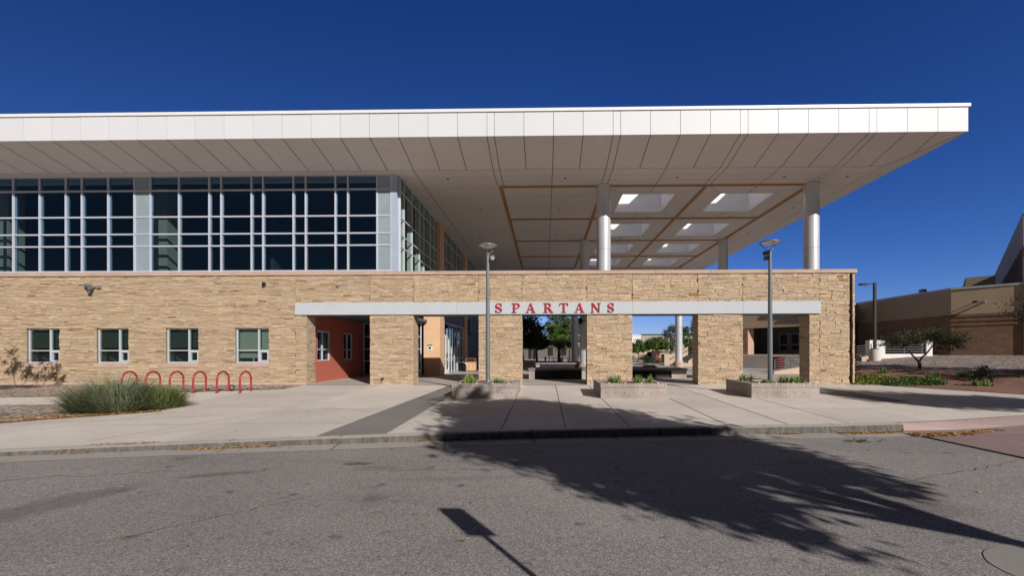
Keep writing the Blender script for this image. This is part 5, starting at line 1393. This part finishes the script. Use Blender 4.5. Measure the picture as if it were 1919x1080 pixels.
# trees in the court
CT = 'trees in the court'
tree('court_tree','dark court tree filling the left of the view under the lettering',-2.7,50,.02,1.8,.2,[(0,0,4.4,1.7,2,2.2),(1.0,0,3.0,1.5,1.5,1.2),(-.3,0,7.3,1.2,1.4,1.4),(.3,-.4,2.6,1.6,1.4,.9)],9000,.12,DRK,CT,None,.6,0,None,90,.22,'tree',.2)
tree('court_tree','tall sunlit court tree in the middle of the view under the lettering',2.1,64,.02,2.0,.24,[(-.3,0,5.0,1.9,2,2.0),(1.7,0,5.3,1.7,1.8,2.1),(.9,.2,8.0,1.4,1.7,1.6),(.4,-.6,3.1,3.2,2.0,1.1),(-1.9,.3,3.4,1.2,1.4,1.1),(3.2,0,3.9,1.1,1.2,1.3),(-.8,0,7.2,.9,1,1.1)],17000,.12,LIME,CT,None,.6,0,None,150,.2,'tree',.2)
tree('court_tree','smaller court tree between the dark tree and the tall sunlit one',-1.1,55,.02,1.6,.15,[(0,0,3.8,1.1,1.3,1.3),(.7,0,2.6,1.0,1,1.0),(-.5,0,2.6,1.0,1,.9)],6000,.12,GRN,CT,None,.6,0,None,60,.22,'tree',.2)
tree('court_tree','first round court tree at the left of the fourth opening',14.7,66,.02,1.2,.10,[(0,0,2.35,1.45,1.3,1.15),(-.9,0,2.1,.9,1,.9)],5200,.11,LIME,CT,None,.6,0,None,60,.2,'tree',.2)
tree('court_tree','second round court tree, in front of the grey far building',17.5,66,.02,1.4,.13,[(0,0,2.8,1.7,1.5,1.2),(1.2,0,2.5,1.2,1.2,.95),(-1,0,2.5,1.0,1,.9)],7500,.11,LIME,CT,None,.6,0,None,80,.2,'tree',.2)
tree('court_tree','tall thin grey-green court tree behind the far column',22.6,75,.02,1.7,.1,[(0,0,4.3,1.4,1.3,1.9),(.3,0,2.6,1.2,1.2,.9)],2600,.12,OLV,CT,None,.5,0,None,60)
tree('court_tree','green court tree right of the far column',25.6,76,.02,1.7,.1,[(-.6,0,4.2,1.4,1.3,1.8),(1.2,0,2.9,1.6,1.3,1.1)],4500,.12,GRN,CT,None,.5,0,None,60)
tree('court_tree','dark court tree poking out beside the pier of the fourth opening',21.0,55,.3,2.2,.15,[(-.2,0,4.3,1.3,1.6,1.7),(-.8,0,5.2,.8,1,.9)],4500,.11,DRK,CT,None,.5,0,None,60)
# far buildings
def farblock(name, lab, x0, y0, x1, y1, h, mt, roofm, wins):
    t = thing(name, lab, 'building', ((x0+x1)/2,y0,0)); m = MB(); m.box(x0,y0,-.1,x1,y1,h); m.build('wall', mt, t)
    m = MB(); m.box(x0-.1,y0-.15,h,x1+.1,y1,h+.3); m.build('roof_edge', roofm, t)
    for a, b, c, d in wins: m = MB(); m.box(a,y0-.03,c,b,y0+.02,d); m.build('window', m_black, t)
    return t
farblock('far_building','low grey-brown building with dark doors behind the court trees',-14,88,12,98,3.1,M('far_brown_wall', (.15,.125,.11), .9),m_trim,[(-3.6,-2.9,.1,2.3),(-2.7,-2.0,.1,2.3),(.5,1.6,.8,2.6),(3.2,4.4,.8,2.6),(6,7.2,.8,2.6)])
farblock('far_building','white boxy building far beyond the fourth opening',18,132,30.3,142,6.7,m_white,m_white,[])
farblock('far_building','grey boxy building right of the white one',30.4,132,48,142,6.9,m_greybld,m_dark,[])
farblock('far_building','low pale pink court wall building behind the round trees',16,84,30,88,2.3,m_tanbld,m_tanbld,[(20.5,21.3,.3,1.6)])
farblock('far_building','low flat-roofed shed left of the pale stair',21.3,82,26,83.8,1.45,m_tanbld,m_rail,[(23.5,25.0,.1,1.2)])

# sign beside the camera that throws the panel shadow on the road
ss = thing('road_sign', 'small road sign on a post beside the camera, seen only by its shadow', 'sign', (1.94,.6,-.31))
m = MB(); m.box(1.915,.585,-.5,1.965,.615,2.5); m.build('post', m_rail, ss)
m = MB(); m.box(1.94-.155,.57,2.10,1.94+.155,.583,2.60); m.build('panel', m_trim, ss)

# things east and north of the wall were measured square to the lens axis: set them back by the camera's small yaw
for o in list(S.objects):
    top = o
    while top.parent: top = top.parent
    if o.type != 'MESH' or top.name.split('.')[0] not in {'gymnasium_building','gym_lettering','entrance_platform','entrance_steps','guard_wall','ramp','ramp_kerb','ramp_railing','court_stair','roof_vent','wall_lamp','litter_bin','picnic_table','red_notice_panel','utility_box','slim_post','bollard','court_lamp','low_block_wall','court_shrub','court_tree','far_building'}: continue
    ox = WL.get(o.name, (0,0,0))[0]
    if o.name.split('.')[0] == 'word': o.location.y += .0172*(o.location.x+21.55); continue
    n = len(o.data.vertices); buf = [0.0]*(3*n); o.data.vertices.foreach_get('co', buf)
    for i in range(n): buf[3*i+1] += .0172*(buf[3*i]+ox)
    o.data.vertices.foreach_set('co', buf); o.data.update()

# ------------------------------------------------------------------ light, sky, camera
w = S.worlds.new('World'); scene.world = w; w.use_nodes = True
nt = w.node_tree; bg = nt.nodes['Background']
sky = nt.nodes.new('ShaderNodeTexSky'); sky.sky_type = 'NISHITA'; sky.sun_disc = False
SUN = Vector((.68,-1.0,.64)).normalized()
sky.sun_elevation = math.asin(SUN.z); sky.sun_rotation = math.atan2(SUN.x, SUN.y)
sky.altitude = 1200; sky.air_density = 1.0; sky.dust_density = .2; sky.ozone_density = 4.0
# deep high-desert blue: a gamma and gain per channel on the Nishita colour
sp = nt.nodes.new('ShaderNodeSeparateColor'); cb = nt.nodes.new('ShaderNodeCombineColor'); nt.links.new(sky.outputs[0], sp.inputs[0])
for k, (g_, a_) in enumerate(((1.6,2.39),(1.3,1.6),(1.2,2.25))):
    m1 = nd(nt, 'ShaderNodeMath', operation='MULTIPLY'); m1.inputs[1].default_value = .055; nt.links.new(sp.outputs[k], m1.inputs[0])
    m2 = nd(nt, 'ShaderNodeMath', operation='POWER'); m2.inputs[1].default_value = g_; nt.links.new(m1.outputs[0], m2.inputs[0])
    m3 = nd(nt, 'ShaderNodeMath', operation='MULTIPLY'); m3.inputs[1].default_value = a_*10; nt.links.new(m2.outputs[0], m3.inputs[0])
    nt.links.new(m3.outputs[0], cb.inputs[k])
# sunward half of the sky, out of view, dimmed and greyed to deepen shadows
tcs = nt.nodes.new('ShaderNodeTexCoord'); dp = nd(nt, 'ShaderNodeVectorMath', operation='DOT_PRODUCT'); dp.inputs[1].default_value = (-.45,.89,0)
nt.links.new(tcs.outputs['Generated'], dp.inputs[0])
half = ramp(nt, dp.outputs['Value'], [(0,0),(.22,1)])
pale = mixc(nt, 1.0, sky.outputs[0], (.055*10*.29,.055*10*.235,.055*10*.185), 'MULTIPLY')  # sky colour turned down and greyed, for less ambient light
dl_ = nd(nt, 'ShaderNodeVectorMath', operation='DOT_PRODUCT'); dl_.inputs[1].default_value = (-1,0,0); nt.links.new(tcs.outputs['Generated'], dl_.inputs[0])
even = mixc(nt, 1.0, cb.outputs[0], ramp(nt, dl_.outputs['Value'], [(0,1.0),(.75,.68)]), 'MULTIPLY')
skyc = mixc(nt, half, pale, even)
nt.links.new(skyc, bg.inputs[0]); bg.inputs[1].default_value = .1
ld = S.lights.new('sun', 'SUN'); ld.energy = 4.7; ld.angle = math.radians(.53); ld.color = (1,.96,.90)
lo = S.objects.new('sun', ld); COL.objects.link(lo); lo.rotation_euler = SUN.to_track_quat('Z','Y').to_euler(); lo.location = (20,-20,30)
cam = S.cameras.new('camera'); co = S.objects.new('camera', cam); COL.objects.link(co); scene.camera = co
cam.sensor_fit = 'HORIZONTAL'; cam.sensor_width = 36; cam.lens = 781/1919*36
cam.shift_x = -(1008.6-959.5)/1919; cam.shift_y = (660-540)/1919
cam.clip_start = .05; cam.clip_end = 3000
co.location = (0,0,1.6)
co.rotation_euler = (Matrix.Rotation(math.radians(.985),4,'Z') @ Matrix.Rotation(math.radians(90),4,'X') @ Matrix.Rotation(-.0013,4,'Z')).to_euler()
vs = scene.view_settings; vs.view_transform = 'Standard'; vs.look = 'None'; vs.exposure = 0; vs.gamma = 1; vs.use_curve_mapping = False
scene.cycles.max_bounces = 8; scene.cycles.transparent_max_bounces = 16
scene.cycles.use_denoising = True
